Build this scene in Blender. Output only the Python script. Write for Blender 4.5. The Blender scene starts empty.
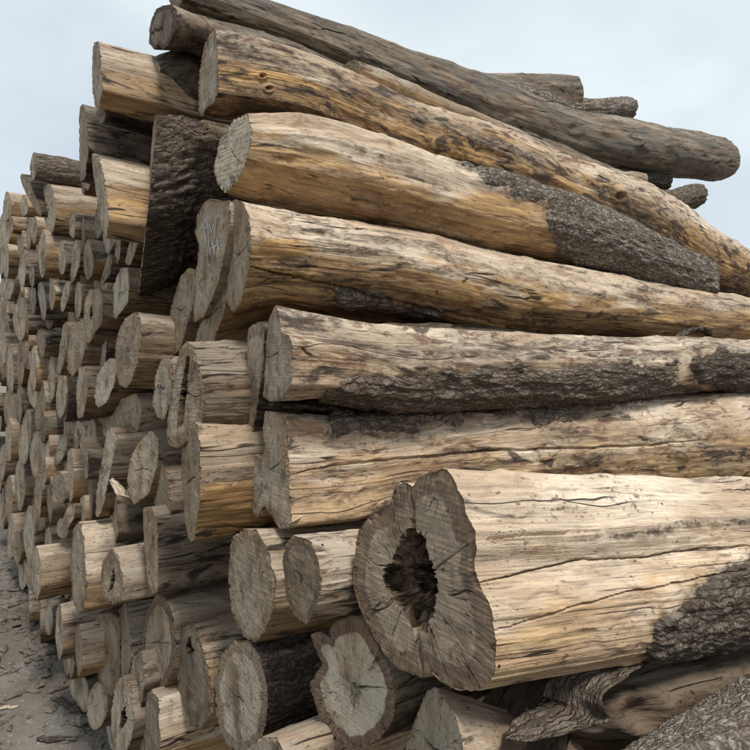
import bpy, math, random
import numpy as np
from mathutils import Vector

S = bpy.context.scene
COL = S.collection
# ------------------------------------------------------------------ camera
CAM = np.array([-0.70, 0.0, 1.60])
FPX, CX, CY = 550.0, 375.0, 378.0                 # focal length and horizon in photo pixels
HEAD = math.atan(485.0 / FPX)                     # heading, clockwise from +Y
cd = bpy.data.cameras.new('camera'); cam = bpy.data.objects.new('camera', cd); COL.objects.link(cam)
cam.location = CAM; cam.rotation_euler = (math.radians(90), 0, -HEAD)
cd.sensor_width = 36; cd.lens = 36 * FPX / 750; cd.shift_y = 3 / 750; cd.clip_start = 0.02; cd.clip_end = 2000
S.camera = cam
# ------------------------------------------------------------------ light
SUN_EL, SUN_DIR = math.radians(60), np.array([-0.15, -1.0])      # sun stands towards -Y
az = math.atan2(SUN_DIR[0], SUN_DIR[1])                          # clockwise from +Y
sl = bpy.data.lights.new('sun', 'SUN'); sl.energy = 2.8; sl.angle = math.radians(12); sl.color = (1, .955, .89)
so = bpy.data.objects.new('sun', sl); COL.objects.link(so)
dv = Vector((math.sin(az) * math.cos(SUN_EL), math.cos(az) * math.cos(SUN_EL), math.sin(SUN_EL)))
so.rotation_euler = dv.to_track_quat('Z', 'Y').to_euler(); so.location = (0, 0, 20)
W = bpy.data.worlds.new('World'); S.world = W; W.use_nodes = True
wn, wl = W.node_tree.nodes, W.node_tree.links; wn.clear()
out = wn.new('ShaderNodeOutputWorld'); mixs = wn.new('ShaderNodeMixShader')
b1 = wn.new('ShaderNodeBackground'); b2 = wn.new('ShaderNodeBackground')
sky = wn.new('ShaderNodeTexSky'); sky.sky_type = 'NISHITA'; sky.sun_disc = False
sky.sun_elevation = SUN_EL; sky.sun_rotation = az
b1.inputs['Strength'].default_value = 0.12; wl.new(sky.outputs[0], b1.inputs['Color'])
tc = wn.new('ShaderNodeTexCoord'); mp = wn.new('ShaderNodeMapping'); mp.inputs['Scale'].default_value = (1, 1, 2.2)
mp.inputs['Location'].default_value = (.4, 1.3, .2)
wl.new(tc.outputs['Generated'], mp.inputs[0])
nz = wn.new('ShaderNodeTexNoise'); nz.inputs['Scale'].default_value = 1.5; nz.inputs['Detail'].default_value = 4
nz.inputs['Roughness'].default_value = .45; nz.inputs['Distortion'].default_value = .4
wl.new(mp.outputs[0], nz.inputs['Vector'])
cr = wn.new('ShaderNodeValToRGB'); wl.new(nz.outputs['Fac'], cr.inputs[0])
cr.color_ramp.elements[0].position = .36; cr.color_ramp.elements[0].color = (.66, .735, .80, 1)
cr.color_ramp.elements[1].position = .64; cr.color_ramp.elements[1].color = (.87, .96, 1.0, 1)
wl.new(cr.outputs[0], b2.inputs['Color']); b2.inputs['Strength'].default_value = .80
mr = wn.new('ShaderNodeMapRange'); wl.new(nz.outputs['Fac'], mr.inputs[0])
mr.inputs[1].default_value = .3; mr.inputs[2].default_value = .6; mr.inputs[3].default_value = .78; mr.inputs[4].default_value = .95
wl.new(mr.outputs[0], mixs.inputs[0]); wl.new(b1.outputs[0], mixs.inputs[1]); wl.new(b2.outputs[0], mixs.inputs[2])
wl.new(mixs.outputs[0], out.inputs[0])
S.view_settings.view_transform = 'Standard'; S.view_settings.look = 'None'
S.view_settings.exposure = 0.32; S.view_settings.gamma = 1
S.render.engine = 'CYCLES'

# ------------------------------------------------------------------ maths
FWD = np.array([math.sin(HEAD), math.cos(HEAD), 0]); RGT = np.array([math.cos(HEAD), -math.sin(HEAD), 0]); UP = np.array([0, 0, 1.])
def ray(px, py): return FWD + RGT * (px - CX) / FPX + UP * (CY - py) / FPX
def hitX(px, py, X): d = ray(px, py); return CAM + d * ((X - CAM[0]) / d[0])
def hitY(px, py, Y): d = ray(px, py); return CAM + d * ((Y - CAM[1]) / d[1])
def depth(P): return float(np.dot(P - CAM, FWD))
def topx(P):
    q = P - CAM; d = q @ FWD
    return CX + FPX * (q @ RGT) / d, CY - FPX * q[..., 2] / d
prm = np.random.default_rng(3).permutation(256); prm = np.concatenate([prm, prm])
grd = np.random.default_rng(4).normal(size=(256, 3)); grd /= np.linalg.norm(grd, axis=1)[:, None]
grd = grd.astype(np.float32)
def pn(x, y, z):
    x, y, z = np.broadcast_arrays(x, y, z)
    x = x.astype(np.float32); y = y.astype(np.float32); z = z.astype(np.float32)
    xi = np.floor(x).astype(np.int32); yi = np.floor(y).astype(np.int32); zi = np.floor(z).astype(np.int32)
    fx, fy, fz = x - xi, y - yi, z - zi
    u, v, w = [f * f * f * (f * (f * 6 - 15) + 10) for f in (fx, fy, fz)]
    r = 0
    for a in (0, 1):
        wa = u if a else 1 - u; pa = prm[(xi + a) & 255]
        for b in (0, 1):
            wb = v if b else 1 - v; pb = prm[(pa + yi + b) & 255]
            for c in (0, 1):
                g = grd[prm[(pb + zi + c) & 255]]
                r = r + wa * wb * (w if c else 1 - w) * (g[..., 0] * (fx - a) + g[..., 1] * (fy - b) + g[..., 2] * (fz - c))
    return r * 1.5
def fbm(x, y, z, o=3):
    r, a, f = 0, 1, 1
    for k in range(o): r = r + a * pn(x * f + k * 17.3, y * f, z * f); a *= .5; f *= 2.03
    return r
def stk(L, ax=-1): return np.stack(np.broadcast_arrays(*L), ax)
def sst(a, b, x): t = np.clip((x - a) / (b - a), 0, 1); return t * t * (3 - 2 * t)

# ------------------------------------------------------------------ materials
class NT:
    def __init__(s, name):
        s.m = bpy.data.materials.new(name); s.m.use_nodes = True; s.t = s.m.node_tree; s.n = s.t.nodes; s.l = s.t.links
        s.b = s.n['Principled BSDF']; s.b.inputs['Specular IOR Level'].default_value = .25
    def lk(s, a, sock):
        if isinstance(a, (int, float)): sock.default_value = a
        elif isinstance(a, tuple): sock.default_value = a if len(a) != 3 or sock.type == 'VECTOR' else (*a, 1)
        else: s.l.new(a, sock)
    def attr(s, nm, o='Vector'): a = s.n.new('ShaderNodeAttribute'); a.attribute_name = nm; return a.outputs[o]
    def math(s, op, a, b=0., c=0., cl=False):
        m = s.n.new('ShaderNodeMath'); m.operation = op; m.use_clamp = cl
        s.lk(a, m.inputs[0]); s.lk(b, m.inputs[1]); s.lk(c, m.inputs[2]); return m.outputs[0]
    def map(s, v, sc, loc=(0, 0, 0)):
        m = s.n.new('ShaderNodeMapping'); s.l.new(v, m.inputs[0]); m.inputs['Scale'].default_value = sc
        m.inputs['Location'].default_value = loc; return m.outputs[0]
    def noise(s, v, sc=1, de=3, ro=.55, di=0.):
        m = s.n.new('ShaderNodeTexNoise'); s.l.new(v, m.inputs['Vector']); m.inputs['Scale'].default_value = sc
        m.inputs['Detail'].default_value = de; m.inputs['Roughness'].default_value = ro; m.inputs['Distortion'].default_value = di
        return m.outputs['Fac']
    def vor(s, v, sc=1, f='DISTANCE_TO_EDGE'):
        m = s.n.new('ShaderNodeTexVoronoi'); m.feature = f; s.l.new(v, m.inputs['Vector']); m.inputs['Scale'].default_value = sc
        return m.outputs['Distance']
    def rng(s, v, a, b, c=0., d=1., smooth=True):
        m = s.n.new('ShaderNodeMapRange'); m.interpolation_type = 'SMOOTHSTEP' if smooth else 'LINEAR'
        for i, x in enumerate((v, a, b, c, d)): s.lk(x, m.inputs[i])
        return m.outputs[0]
    def mix(s, f, a, b, mode='MIX'):
        m = s.n.new('ShaderNodeMix'); m.data_type = 'RGBA'; m.blend_type = mode
        s.lk(f, m.inputs[0]); s.lk(a, m.inputs[6]); s.lk(b, m.inputs[7]); return m.outputs[2]
    def bump(s, h, dist, st=1.):
        m = s.n.new('ShaderNodeBump'); s.l.new(h, m.inputs['Height']); m.inputs['Distance'].default_value = dist
        m.inputs['Strength'].default_value = st; return m.outputs[0]
    def info(s):
        o = s.n.new('ShaderNodeObjectInfo'); sp = s.n.new('ShaderNodeSeparateColor'); s.l.new(o.outputs['Color'], sp.inputs[0])
        return sp.outputs[0], sp.outputs[1], sp.outputs[2], o.outputs['Alpha'], o.outputs['Random']
    def out(s, c, nrm=None, ro=.85):
        s.lk(c, s.b.inputs['Base Color']); s.lk(ro, s.b.inputs['Roughness'])
        if nrm is not None: s.l.new(nrm, s.b.inputs['Normal'])
        return s.m

def mat_wood():
    n = NT('peeled_wood'); v = n.attr('rest'); pale, ochre, grey, stain, rnd = n.info(); up = n.attr('up', 'Fac')
    g1 = n.noise(n.map(v, (5, 45, 45)), 1, 5, .6)                # long grain
    g2 = n.noise(n.map(v, (14, 260, 260)), 1, 3, .6)             # fine grain
    big = n.noise(n.map(v, (2.2, 7, 7)), 1, 4, .55, .5)
    med = n.noise(n.map(v, (7, 22, 22), (3, 1, 2)), 1, 6, .65, .6)
    med2 = n.noise(n.map(v, (11, 30, 30), (9, 5, 7)), 1, 6, .68, .8)
    c = n.mix(n.rng(big, .35, .65), (.71, .585, .445), (.45, .325, .215))
    c = n.mix(n.rng(g1, .4, .72, 0, .45), c, (.25, .19, .135))
    ln = n.noise(n.map(v, (7, 330, 330), (3, 3, 3)), 1, 3, .6); c = n.mix(n.math('MULTIPLY', n.rng(ln, .58, .70), n.rng(big, .65, .4, .25, .7)), c, (.11, .08, .055))
    # ochre sapwood
    oc = n.math('ADD', n.math('MULTIPLY', up, -.30), n.math('SUBTRACT', n.noise(n.map(v, (3, 12, 12), (5, 5, 1)), 1, 4, .6, .3), .42))
    oc = n.math('MULTIPLY', n.rng(oc, -.04, .16), ochre)
    c = n.mix(oc, c, n.mix(n.rng(g1, .3, .65), (.54, .335, .130), (.28, .150, .060)))
    # grey weathering
    gr = n.math('MULTIPLY', n.rng(n.noise(n.map(v, (3, 14, 14), (1, 8, 3)), 1, 4, .6), .35, .6), grey)
    c = n.mix(gr, c, n.mix(g1, (.105, .09, .07), (.43, .385, .315)))
    # reddish brown inner bark remains
    rb = n.math('MULTIPLY', n.rng(med2, .52, .62), n.rng(stain, 0, 1, .15, .9))
    c = n.mix(rb, c, (.20, .105, .062))
    # dark mould blotches and specks; heavier on wall logs as painted-in shade
    thr = n.math('SUBTRACT', .67, n.math('MULTIPLY', stain, .17))
    thr = n.math('ADD', thr, n.math('MULTIPLY', up, .03))
    dk = n.rng(n.math('SUBTRACT', med, thr), 0, .09)
    sp = n.math('MULTIPLY', n.rng(n.noise(n.map(v, (60, 130, 130)), 1, 2, .5), .60, .68), n.rng(med, .42, .6))
    pit = n.math('MULTIPLY', n.rng(n.noise(n.map(v, (110, 230, 230), (4, 4, 4)), 1, 1, .5), .66, .70), n.rng(n.noise(n.map(v, (9, 16, 16), (31, 3, 8)), 1, 2), .52, .66, 0, .75))
    dk = n.math('MAXIMUM', n.math('MULTIPLY', dk, .88), n.math('MAXIMUM', n.math('MULTIPLY', sp, .65), pit))
    c = n.mix(dk, c, (.040, .030, .025))
    dv_ = n.math('MULTIPLY', n.attr('dirt', 'Fac'), n.rng(med2, .30, .56, .15, 1.)); dfine = n.rng(n.noise(n.map(v, (45, 90, 90), (7, 7, 7)), 1, 4, .7), .36, .6, .35, 1.)
    c = n.mix(n.math('MULTIPLY', dv_, dfine, cl=True), c, (.055, .038, .027))
    b2_ = n.noise(n.map(v, (2.4, 9, 9), (11, 3, 8)), 1, 5, .62, .6)
    bm = n.math('MULTIPLY', n.rng(n.math('SUBTRACT', b2_, n.math('SUBTRACT', .66, n.math('MULTIPLY', stain, .16))), 0, .10), n.rng(g1, .3, .6, .45, .95))
    c = n.mix(n.math('MULTIPLY', bm, dfine), c, (.060, .044, .034))
    fs = n.noise(n.map(v, (260, 420, 420), (6, 6, 6)), 1, 3, .7); c = n.mix(n.math('MULTIPLY', n.rng(fs, .60, .70), n.rng(med, .38, .56, .12, .75)), c, (.06, .045, .035))
    hol = n.math('MULTIPLY', n.rng(n.vor(n.map(v, (20, 20, 20)), 1, 'F1'), .060, .035), n.rng(n.noise(n.map(v, (4, 4, 4)), 1, 2), .50, .54)); c = n.mix(hol, c, (.02, .015, .01))
    # drying cracks
    wv = n.n.new('ShaderNodeVectorMath'); wv.operation = 'ADD'; wn_ = n.n.new('ShaderNodeTexNoise'); n.l.new(n.map(v, (5, 12, 12)), wn_.inputs['Vector']); wn_.inputs['Scale'].default_value = 1
    ws = n.n.new('ShaderNodeVectorMath'); ws.operation = 'SCALE'; n.l.new(wn_.outputs['Color'], ws.inputs[0]); ws.inputs['Scale'].default_value = .022
    n.l.new(v, wv.inputs[0]); n.l.new(ws.outputs[0], wv.inputs[1])
    ck = n.vor(n.map(wv.outputs[0], (.55, 24, 24), (2, 9, 4)), 1)
    ckm = n.math('MULTIPLY', n.rng(ck, .022, .006), n.rng(n.noise(n.map(v, (3.5, 16, 16), (7, 2, 5)), 1, 3), .51, .60))
    c = n.mix(n.math('MULTIPLY', ckm, .9), c, (.02, .015, .012))
    c = n.mix(.42, c, n.mix(n.rng(g2, .3, .7), (.45, .45, .45), (1, 1, 1)), 'MULTIPLY')
    br = n.rng(pale, 0, 1, .36, 1.30, False); cc = n.n.new('ShaderNodeVectorMath'); cc.operation = 'SCALE'
    n.l.new(c, cc.inputs[0]); n.l.new(br, cc.inputs['Scale'])
    h = n.math('ADD', n.math('MULTIPLY', g2, .7), n.math('ADD', n.math('MULTIPLY', g1, 1.2), n.math('MULTIPLY', fs, .35)))
    h = n.math('ADD', h, n.math('MULTIPLY', n.math('MAXIMUM', ckm, hol), -2.4)); h = n.math('ADD', h, n.math('MULTIPLY', dk, -.35)); h = n.math('ADD', h, n.math('MULTIPLY', rb, .35))
    return n.out(cc.outputs[0], n.bump(h, .004, .9), .8)

def mat_bark(name='bark', light=(.40, .35, .29), darkc=(.055, .040, .030), sc=1., al=.42):
    n = NT(name); v = n.attr('rest'); pale, ochre, grey, stain, rnd = n.info()
    d = n.noise(n.map(v, (30, 50, 50)), 1, 4, .6)
    vv = n.n.new('ShaderNodeVectorMath'); vv.operation = 'ADD'
    nn = n.n.new('ShaderNodeTexNoise'); n.l.new(v, nn.inputs['Vector']); nn.inputs['Scale'].default_value = 30 * sc; nn.inputs['Detail'].default_value = 5
    sc2 = n.n.new('ShaderNodeVectorMath'); sc2.operation = 'SCALE'; n.l.new(nn.outputs['Color'], sc2.inputs[0]); sc2.inputs['Scale'].default_value = .024
    n.l.new(v, vv.inputs[0]); n.l.new(sc2.outputs[0], vv.inputs[1])
    ve = n.vor(n.map(vv.outputs[0], (45 * sc * al, 85 * sc, 85 * sc)), 1)
    vf = n.vor(n.map(vv.outputs[0], (120 * sc, 190 * sc, 190 * sc)), 1)
    fis = n.rng(ve, .02, .22); fin = n.rng(vf, .02, .3)
    c = n.mix(n.rng(d, .35, .65), (.17, .122, .086), (.30, .235, .18))
    vcol = n.n.new('ShaderNodeTexVoronoi'); n.l.new(n.map(vv.outputs[0], (45 * sc * al, 85 * sc, 85 * sc)), vcol.inputs['Vector']); vcol.inputs['Scale'].default_value = 1
    cs = n.n.new('ShaderNodeSeparateColor'); n.l.new(vcol.outputs['Color'], cs.inputs[0])
    c = n.mix(n.rng(cs.outputs[0], .3, 1., 0, .75, False), c, light)
    li = n.rng(n.noise(n.map(v, (90, 120, 120), (3, 3, 3)), 1, 3, .7), .47, .62)
    c = n.mix(n.math('MULTIPLY', li, n.rng(n.noise(n.map(v, (9, 15, 15)), 1, 3), .38, .6)), c, light)
    c = n.mix(n.math('MULTIPLY', n.math('SUBTRACT', 1., fis), .62), c, darkc)
    c = n.mix(n.math('MULTIPLY', n.math('SUBTRACT', 1., fin), .45), c, darkc)
    f9 = n.noise(n.map(v, (190, 210, 210), (2, 5, 1)), 1, 5, .75)
    c = n.mix(n.rng(f9, .56, .70, 0, .75), c, light); c = n.mix(n.rng(f9, .46, .34, 0, .7), c, darkc)
    br = n.rng(pale, 0, 1, .45, 1.25, False); cc = n.n.new('ShaderNodeVectorMath'); cc.operation = 'SCALE'
    n.l.new(c, cc.inputs[0]); n.l.new(br, cc.inputs['Scale'])
    h = n.math('ADD', n.math('MULTIPLY', fis, 1.), n.math('ADD', n.math('MULTIPLY', fin, .4), n.math('ADD', n.math('MULTIPLY', d, .6), n.math('MULTIPLY', f9, 1.1))))
    n.b.inputs['Specular IOR Level'].default_value = .08
    return n.out(cc.outputs[0], n.bump(h, .006, 1.), .95)

def mat_cut():
    n = NT('sawn_end_grain'); v = n.attr('fp'); rn = n.attr('rn', 'Fac'); ring = n.attr('ring', 'Fac'); ang = n.attr('ang')
    pale, ochre, grey, stain, rnd = n.info()
    wob = n.noise(n.map(v, (9, 9, 9)), 1, 3)
    rr = n.math('ADD', n.math('MULTIPLY', ring, 900.), n.math('MULTIPLY', wob, 26.))
    rs = n.math('SINE', rr)
    rr2 = n.math('SINE', n.math('ADD', n.math('MULTIPLY', ring, 260.), n.math('MULTIPLY', wob, 9.)))
    blot = n.noise(n.map(v, (7, 7, 7), (1, 2, 3)), 1, 5, .6, .4)
    saw = n.noise(n.map(v, (10, 170, 1)), 1, 4, .7)              # saw kerf marks
    rad = n.noise(n.map(ang, (30, 30, 2.2)), 1, 3, .6)           # rays: direction cosines + radius
    c = n.mix(n.rng(blot, .35, .65), (.25, .165, .095), (.55, .405, .245))
    c = n.mix(n.rng(rad, .38, .62, 0, .62), c, (.13, .10, .075))
    c = n.mix(n.math('MULTIPLY', n.rng(rs, .2, 1.), .09), c, (.12, .09, .07))
    c = n.mix(n.math('MULTIPLY', n.rng(rr2, .3, 1.), .24), c, (.15, .11, .08))
    hv_ = n.math('ADD', rn, n.math('MULTIPLY', n.math('SUBTRACT', n.noise(n.map(v, (8, 8, 8), (4, 1, 1)), 1, 3), .5), .5))
    c = n.mix(n.math('MULTIPLY', n.rng(hv_, .55, .42), n.rng(rnd, .3, .7, 0, .45)), c, (.24, .165, .11))
    c = n.mix(n.rng(ring, .008, .003, 0, .8), c, (.06, .042, .03))
    gm = n.math('MULTIPLY', n.rng(n.noise(n.map(v, (5, 11, 5), (6, 2, 1)), 1, 4, .6), .36, .56), grey)
    c = n.mix(gm, c, (.50, .43, .335))
    # sapwood band towards the bark
    edge = n.math('ADD', rn, n.math('MULTIPLY', n.math('SUBTRACT', n.noise(n.map(v, (12, 12, 12)), 1, 3), .5), .16))
    sap = n.math('MULTIPLY', n.rng(edge, .755, .795), stain)
    c = n.mix(sap, c, n.mix(n.rng(rad, .35, .65), (.225, .150, .108), (.125, .082, .058)))
    och = n.math('MULTIPLY', n.rng(edge, .86, .93), n.math('MULTIPLY', ochre, .8))
    c = n.mix(och, c, (.34, .235, .13))
    rim = n.rng(edge, .972, .995, 0, .7)
    c = n.mix(rim, c, (.12, .085, .06))
    db = n.noise(n.map(v, (10, 16, 10), (8, 8, 3)), 1, 6, .68, .5)
    c = n.mix(n.rng(db, .55, .66, 0, .62), c, (.085, .062, .045)); c = n.mix(n.rng(n.noise(n.map(v, (6, 9, 6), (1, 18, 3)), 1, 4, .6), .56, .66, 0, .5), c, (.30, .215, .125))
    # mould specks
    sp = n.rng(n.noise(n.map(v, (60, 60, 60), (9, 1, 1)), 1, 4, .7), .60, .70, 0, .6)
    c = n.mix(sp, c, (.09, .075, .06))
    # fine radial checks
    cn = n.noise(n.map(ang, (11, 11, .9)), 1, 2, .4)
    ck = n.rng(n.math('ABSOLUTE', n.math('SUBTRACT', cn, .5)), .013, .003)
    ck = n.math('MULTIPLY', ck, n.math('MULTIPLY', n.rng(rn, .05, .2), n.rng(n.noise(n.map(ang, (3, 3, 2), (2, 2, 2)), 1, 2), .46, .54)))
    c = n.mix(n.math('MULTIPLY', ck, .85), c, (.03, .022, .018))
    c = n.mix(.22, c, n.mix(n.rng(saw, .3, .7), (.5, .5, .5), (1, 1, 1)), 'MULTIPLY')
    br = n.rng(pale, 0, 1, .50, 1.30, False); cc = n.n.new('ShaderNodeVectorMath'); cc.operation = 'SCALE'
    n.l.new(c, cc.inputs[0]); n.l.new(br, cc.inputs['Scale'])
    h = n.math('ADD', n.math('MULTIPLY', saw, 1.), n.math('ADD', n.math('MULTIPLY', rs, .04), n.math('MULTIPLY', rad, .9)))
    h = n.math('ADD', h, n.math('MULTIPLY', ck, -2.))
    return n.out(cc.outputs[0], n.bump(h, .003, .8), .82)

def mat_simple(name, a, b, sc, dist, co='rest'):
    n = NT(name); v = n.attr(co); t = n.noise(n.map(v, sc), 1, 6, .65, .5)
    return n.out(n.mix(n.rng(t, .35, .65), a, b), n.bump(t, dist, 1.), .9)
def mat_ground():
    n = NT('dirt'); t = n.n.new('ShaderNodeTexCoord').outputs['Object']
    a = n.noise(t, 1.3, 6, .6); b = n.noise(t, 14, 6, .65); f = n.noise(t, 90, 4, .7)
    c = n.mix(n.rng(a, .35, .65), (.17, .145, .118), (.25, .228, .195))
    c = n.mix(n.rng(b, .5, .68, 0, .6), c, (.15, .125, .10))
    c = n.mix(n.rng(f, .58, .68, 0, .6), c, (.09, .075, .06))
    c = n.mix(n.rng(n.noise(t, 45, 3, .6), .62, .68, 0, .7), c, (.46, .43, .38))
    return n.out(c, n.bump(n.math('ADD', n.math('MULTIPLY', b, 2.), f), .02, .8), .95)
M = {'wood': mat_wood(), 'ridged': mat_bark('ridged_weathered_bark', (.30, .25, .20), (.03, .022, .017), .8, .30), 'bark': mat_bark(), 'cut': mat_cut(), 'bark2': mat_bark('fine_grey_bark', (.60, .555, .48), (.065, .052, .042), 1.15, .6),
     'rot': mat_simple('rotten_heartwood', (.035, .022, .014), (.20, .135, .085), (30, 60, 60), .006),
     'chalk': mat_simple('white_chalk', (.42, .42, .40), (.62, .63, .61), (90, 90, 90), .001),
     'ink': mat_simple('black_paint', (.03, .03, .03), (.05, .045, .04), (50, 50, 50), .001),
     'litter': mat_simple('litter_bark', (.075, .06, .047), (.19, .16, .125), (40, 60, 60), .004),
     'fibre': mat_simple('torn_fibre', (.26, .19, .12), (.62, .53, .42), (30, 200, 200), .004),
     'under': mat_simple('inner_bark', (.10, .065, .045), (.24, .16, .11), (12, 70, 70), .005), 'dirt': mat_ground()}

# ------------------------------------------------------------------ mesh helpers
def mesh_obj(name, V, Q, mat, root, attrs=None, color=None, smooth=True, org=None):
    V = np.asarray(V, np.float64).reshape(-1, 3); o0 = org if org is not None else np.zeros(3)
    me = bpy.data.meshes.new(name)
    if isinstance(Q, np.ndarray) and Q.ndim == 2:
        k = Q.shape[1]; me.vertices.add(len(V)); me.vertices.foreach_set('co', (V - o0).astype(np.float32).ravel())
        me.loops.add(Q.size); me.loops.foreach_set('vertex_index', Q.astype(np.int32).ravel())
        me.polygons.add(len(Q)); me.polygons.foreach_set('loop_start', (np.arange(len(Q)) * k).astype(np.int32))
        me.update(calc_edges=True)
    else: me.from_pydata([tuple(p) for p in (V - o0)], [], Q)
    me.polygons.foreach_set('use_smooth', np.full(len(me.polygons), smooth)); me.materials.append(mat)
    for k, a in (attrs or {}).items():
        a = np.asarray(a, np.float32)
        if a.ndim > 1 and a.shape[-1] == 3: me.attributes.new(k, 'FLOAT_VECTOR', 'POINT').data.foreach_set('vector', a.ravel())
        else: me.attributes.new(k, 'FLOAT', 'POINT').data.foreach_set('value', a.ravel())
    o = bpy.data.objects.new(name, me); COL.objects.link(o)
    if root is not None: o.parent = root
    elif org is not None: o.location = org
    if color is not None: o.color = color
    return o
def grid_quads(n, m, wrap=True, flip=False):
    i = np.arange(n - 1)[:, None]; j = np.arange(m if wrap else m - 1)[None, :]; j2 = (j + 1) % m
    a, b, c, d = [x.ravel() for x in np.broadcast_arrays(i * m + j, i * m + j2, (i + 1) * m + j2, (i + 1) * m + j)]
    q = np.stack([a, b, c, d], 1); return q[:, ::-1] if flip else q
def polydist(poly, x, y):
    """signed distance (positive inside) to a polygon"""
    P = np.asarray(poly, float); Qp = np.roll(P, -1, 0); ins = np.zeros(x.shape, bool); dm = np.full(x.shape, 1e9)
    for (ax, ay), (bx, by) in zip(P, Qp):
        ex, ey = bx - ax, by - ay; t = np.clip(((x - ax) * ex + (y - ay) * ey) / (ex * ex + ey * ey + 1e-9), 0, 1)
        dm = np.minimum(dm, np.hypot(x - ax - t * ex, y - ay - t * ey))
        cnd = ((ay > y) != (by > y)) & (x < (bx - ax) * (y - ay) / (by - ay + 1e-12) + ax); ins ^= cnd
    return np.where(ins, dm, -dm)
def barkh(s, y, z, k=1.):
    a = 1 - np.abs(pn(s * 9 * k, y * 36 * k, z * 36 * k) + .25 * pn(s * 30, y * 50, z * 50)) * 2.4
    b = 1 - np.abs(pn(s * 26 * k + 9, y * 78 * k, z * 78 * k)) * 2.0
    c = pn(s * 110, y * 150, z * 150)
    return a * .6 + b * .35 + c * .25 - .35

LOGS = []; YAW = -0.15
def ell(cx, cy, w, h, lean=0, n=18, rough=.06, seed=0, rot=0):
    r = np.random.default_rng(seed); a = np.arange(n) * 2 * math.pi / n
    k = 1 + rough * (r.normal(size=n) * .5 + np.cos(a * 2 + r.uniform(0, 6)) * .6 + np.cos(a * 3 + r.uniform(0, 6)) * .7)
    return [(cx + w * kk * math.cos(t) - lean * kk * math.sin(t), cy + h * kk * math.sin(t)) for t, kk in zip(a, k)]
def raycast_r(poly, M_):
    P = np.asarray(poly, float); Q = np.roll(P, -1, 0); th = np.arange(M_) * 2 * math.pi / M_
    r = np.zeros(M_); c, s = np.cos(th), np.sin(th)
    for (ax, ay), (bx, by) in zip(P, Q):
        ex, ey = bx - ax, by - ay; den = c * ey - s * ex; den = np.where(np.abs(den) < 1e-12, 1e-12, den)
        t = (ax * ey - ay * ex) / den; u = (ax * s - ay * c) / den
        ok = (u >= -1e-6) & (u <= 1 + 1e-6) & (t > 0); r = np.where(ok & (t > r), t, r)
    bad = r <= 0
    if bad.any(): idx = np.where(~bad)[0]; r = np.interp(np.arange(M_), idx, r[idx], period=M_)
    return r
def crom(P, n):
    """Catmull-Rom through P (k,d): n samples, plus arc length"""
    P = np.asarray(P, float); k = len(P); A = np.vstack([2 * P[0] - P[1], P, 2 * P[-1] - P[-2]])
    L = np.concatenate([[0], np.cumsum(np.linalg.norm(np.diff(P[:, :3], axis=0), axis=1))])
    def at(s):
        s = np.asarray(s, float); i = np.clip(np.searchsorted(L, s, 'right') - 1, 0, k - 2)
        t = ((s - L[i]) / (L[i + 1] - L[i]))[..., None]; tt = np.clip(t, 0, 1)
        a, b, c, d = A[i], A[i + 1], A[i + 2], A[i + 3]
        v = .5 * (2 * b + (c - a) * tt + (2 * a - 5 * b + 4 * c - d) * tt ** 2 + (3 * b - a - 3 * c + d) * tt ** 3)
        e = t - tt                                    # straight extension beyond the ends
        return v + e * np.where(e < 0, .5 * (c - a), .5 * (d - b))
    return at, L[-1]

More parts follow.
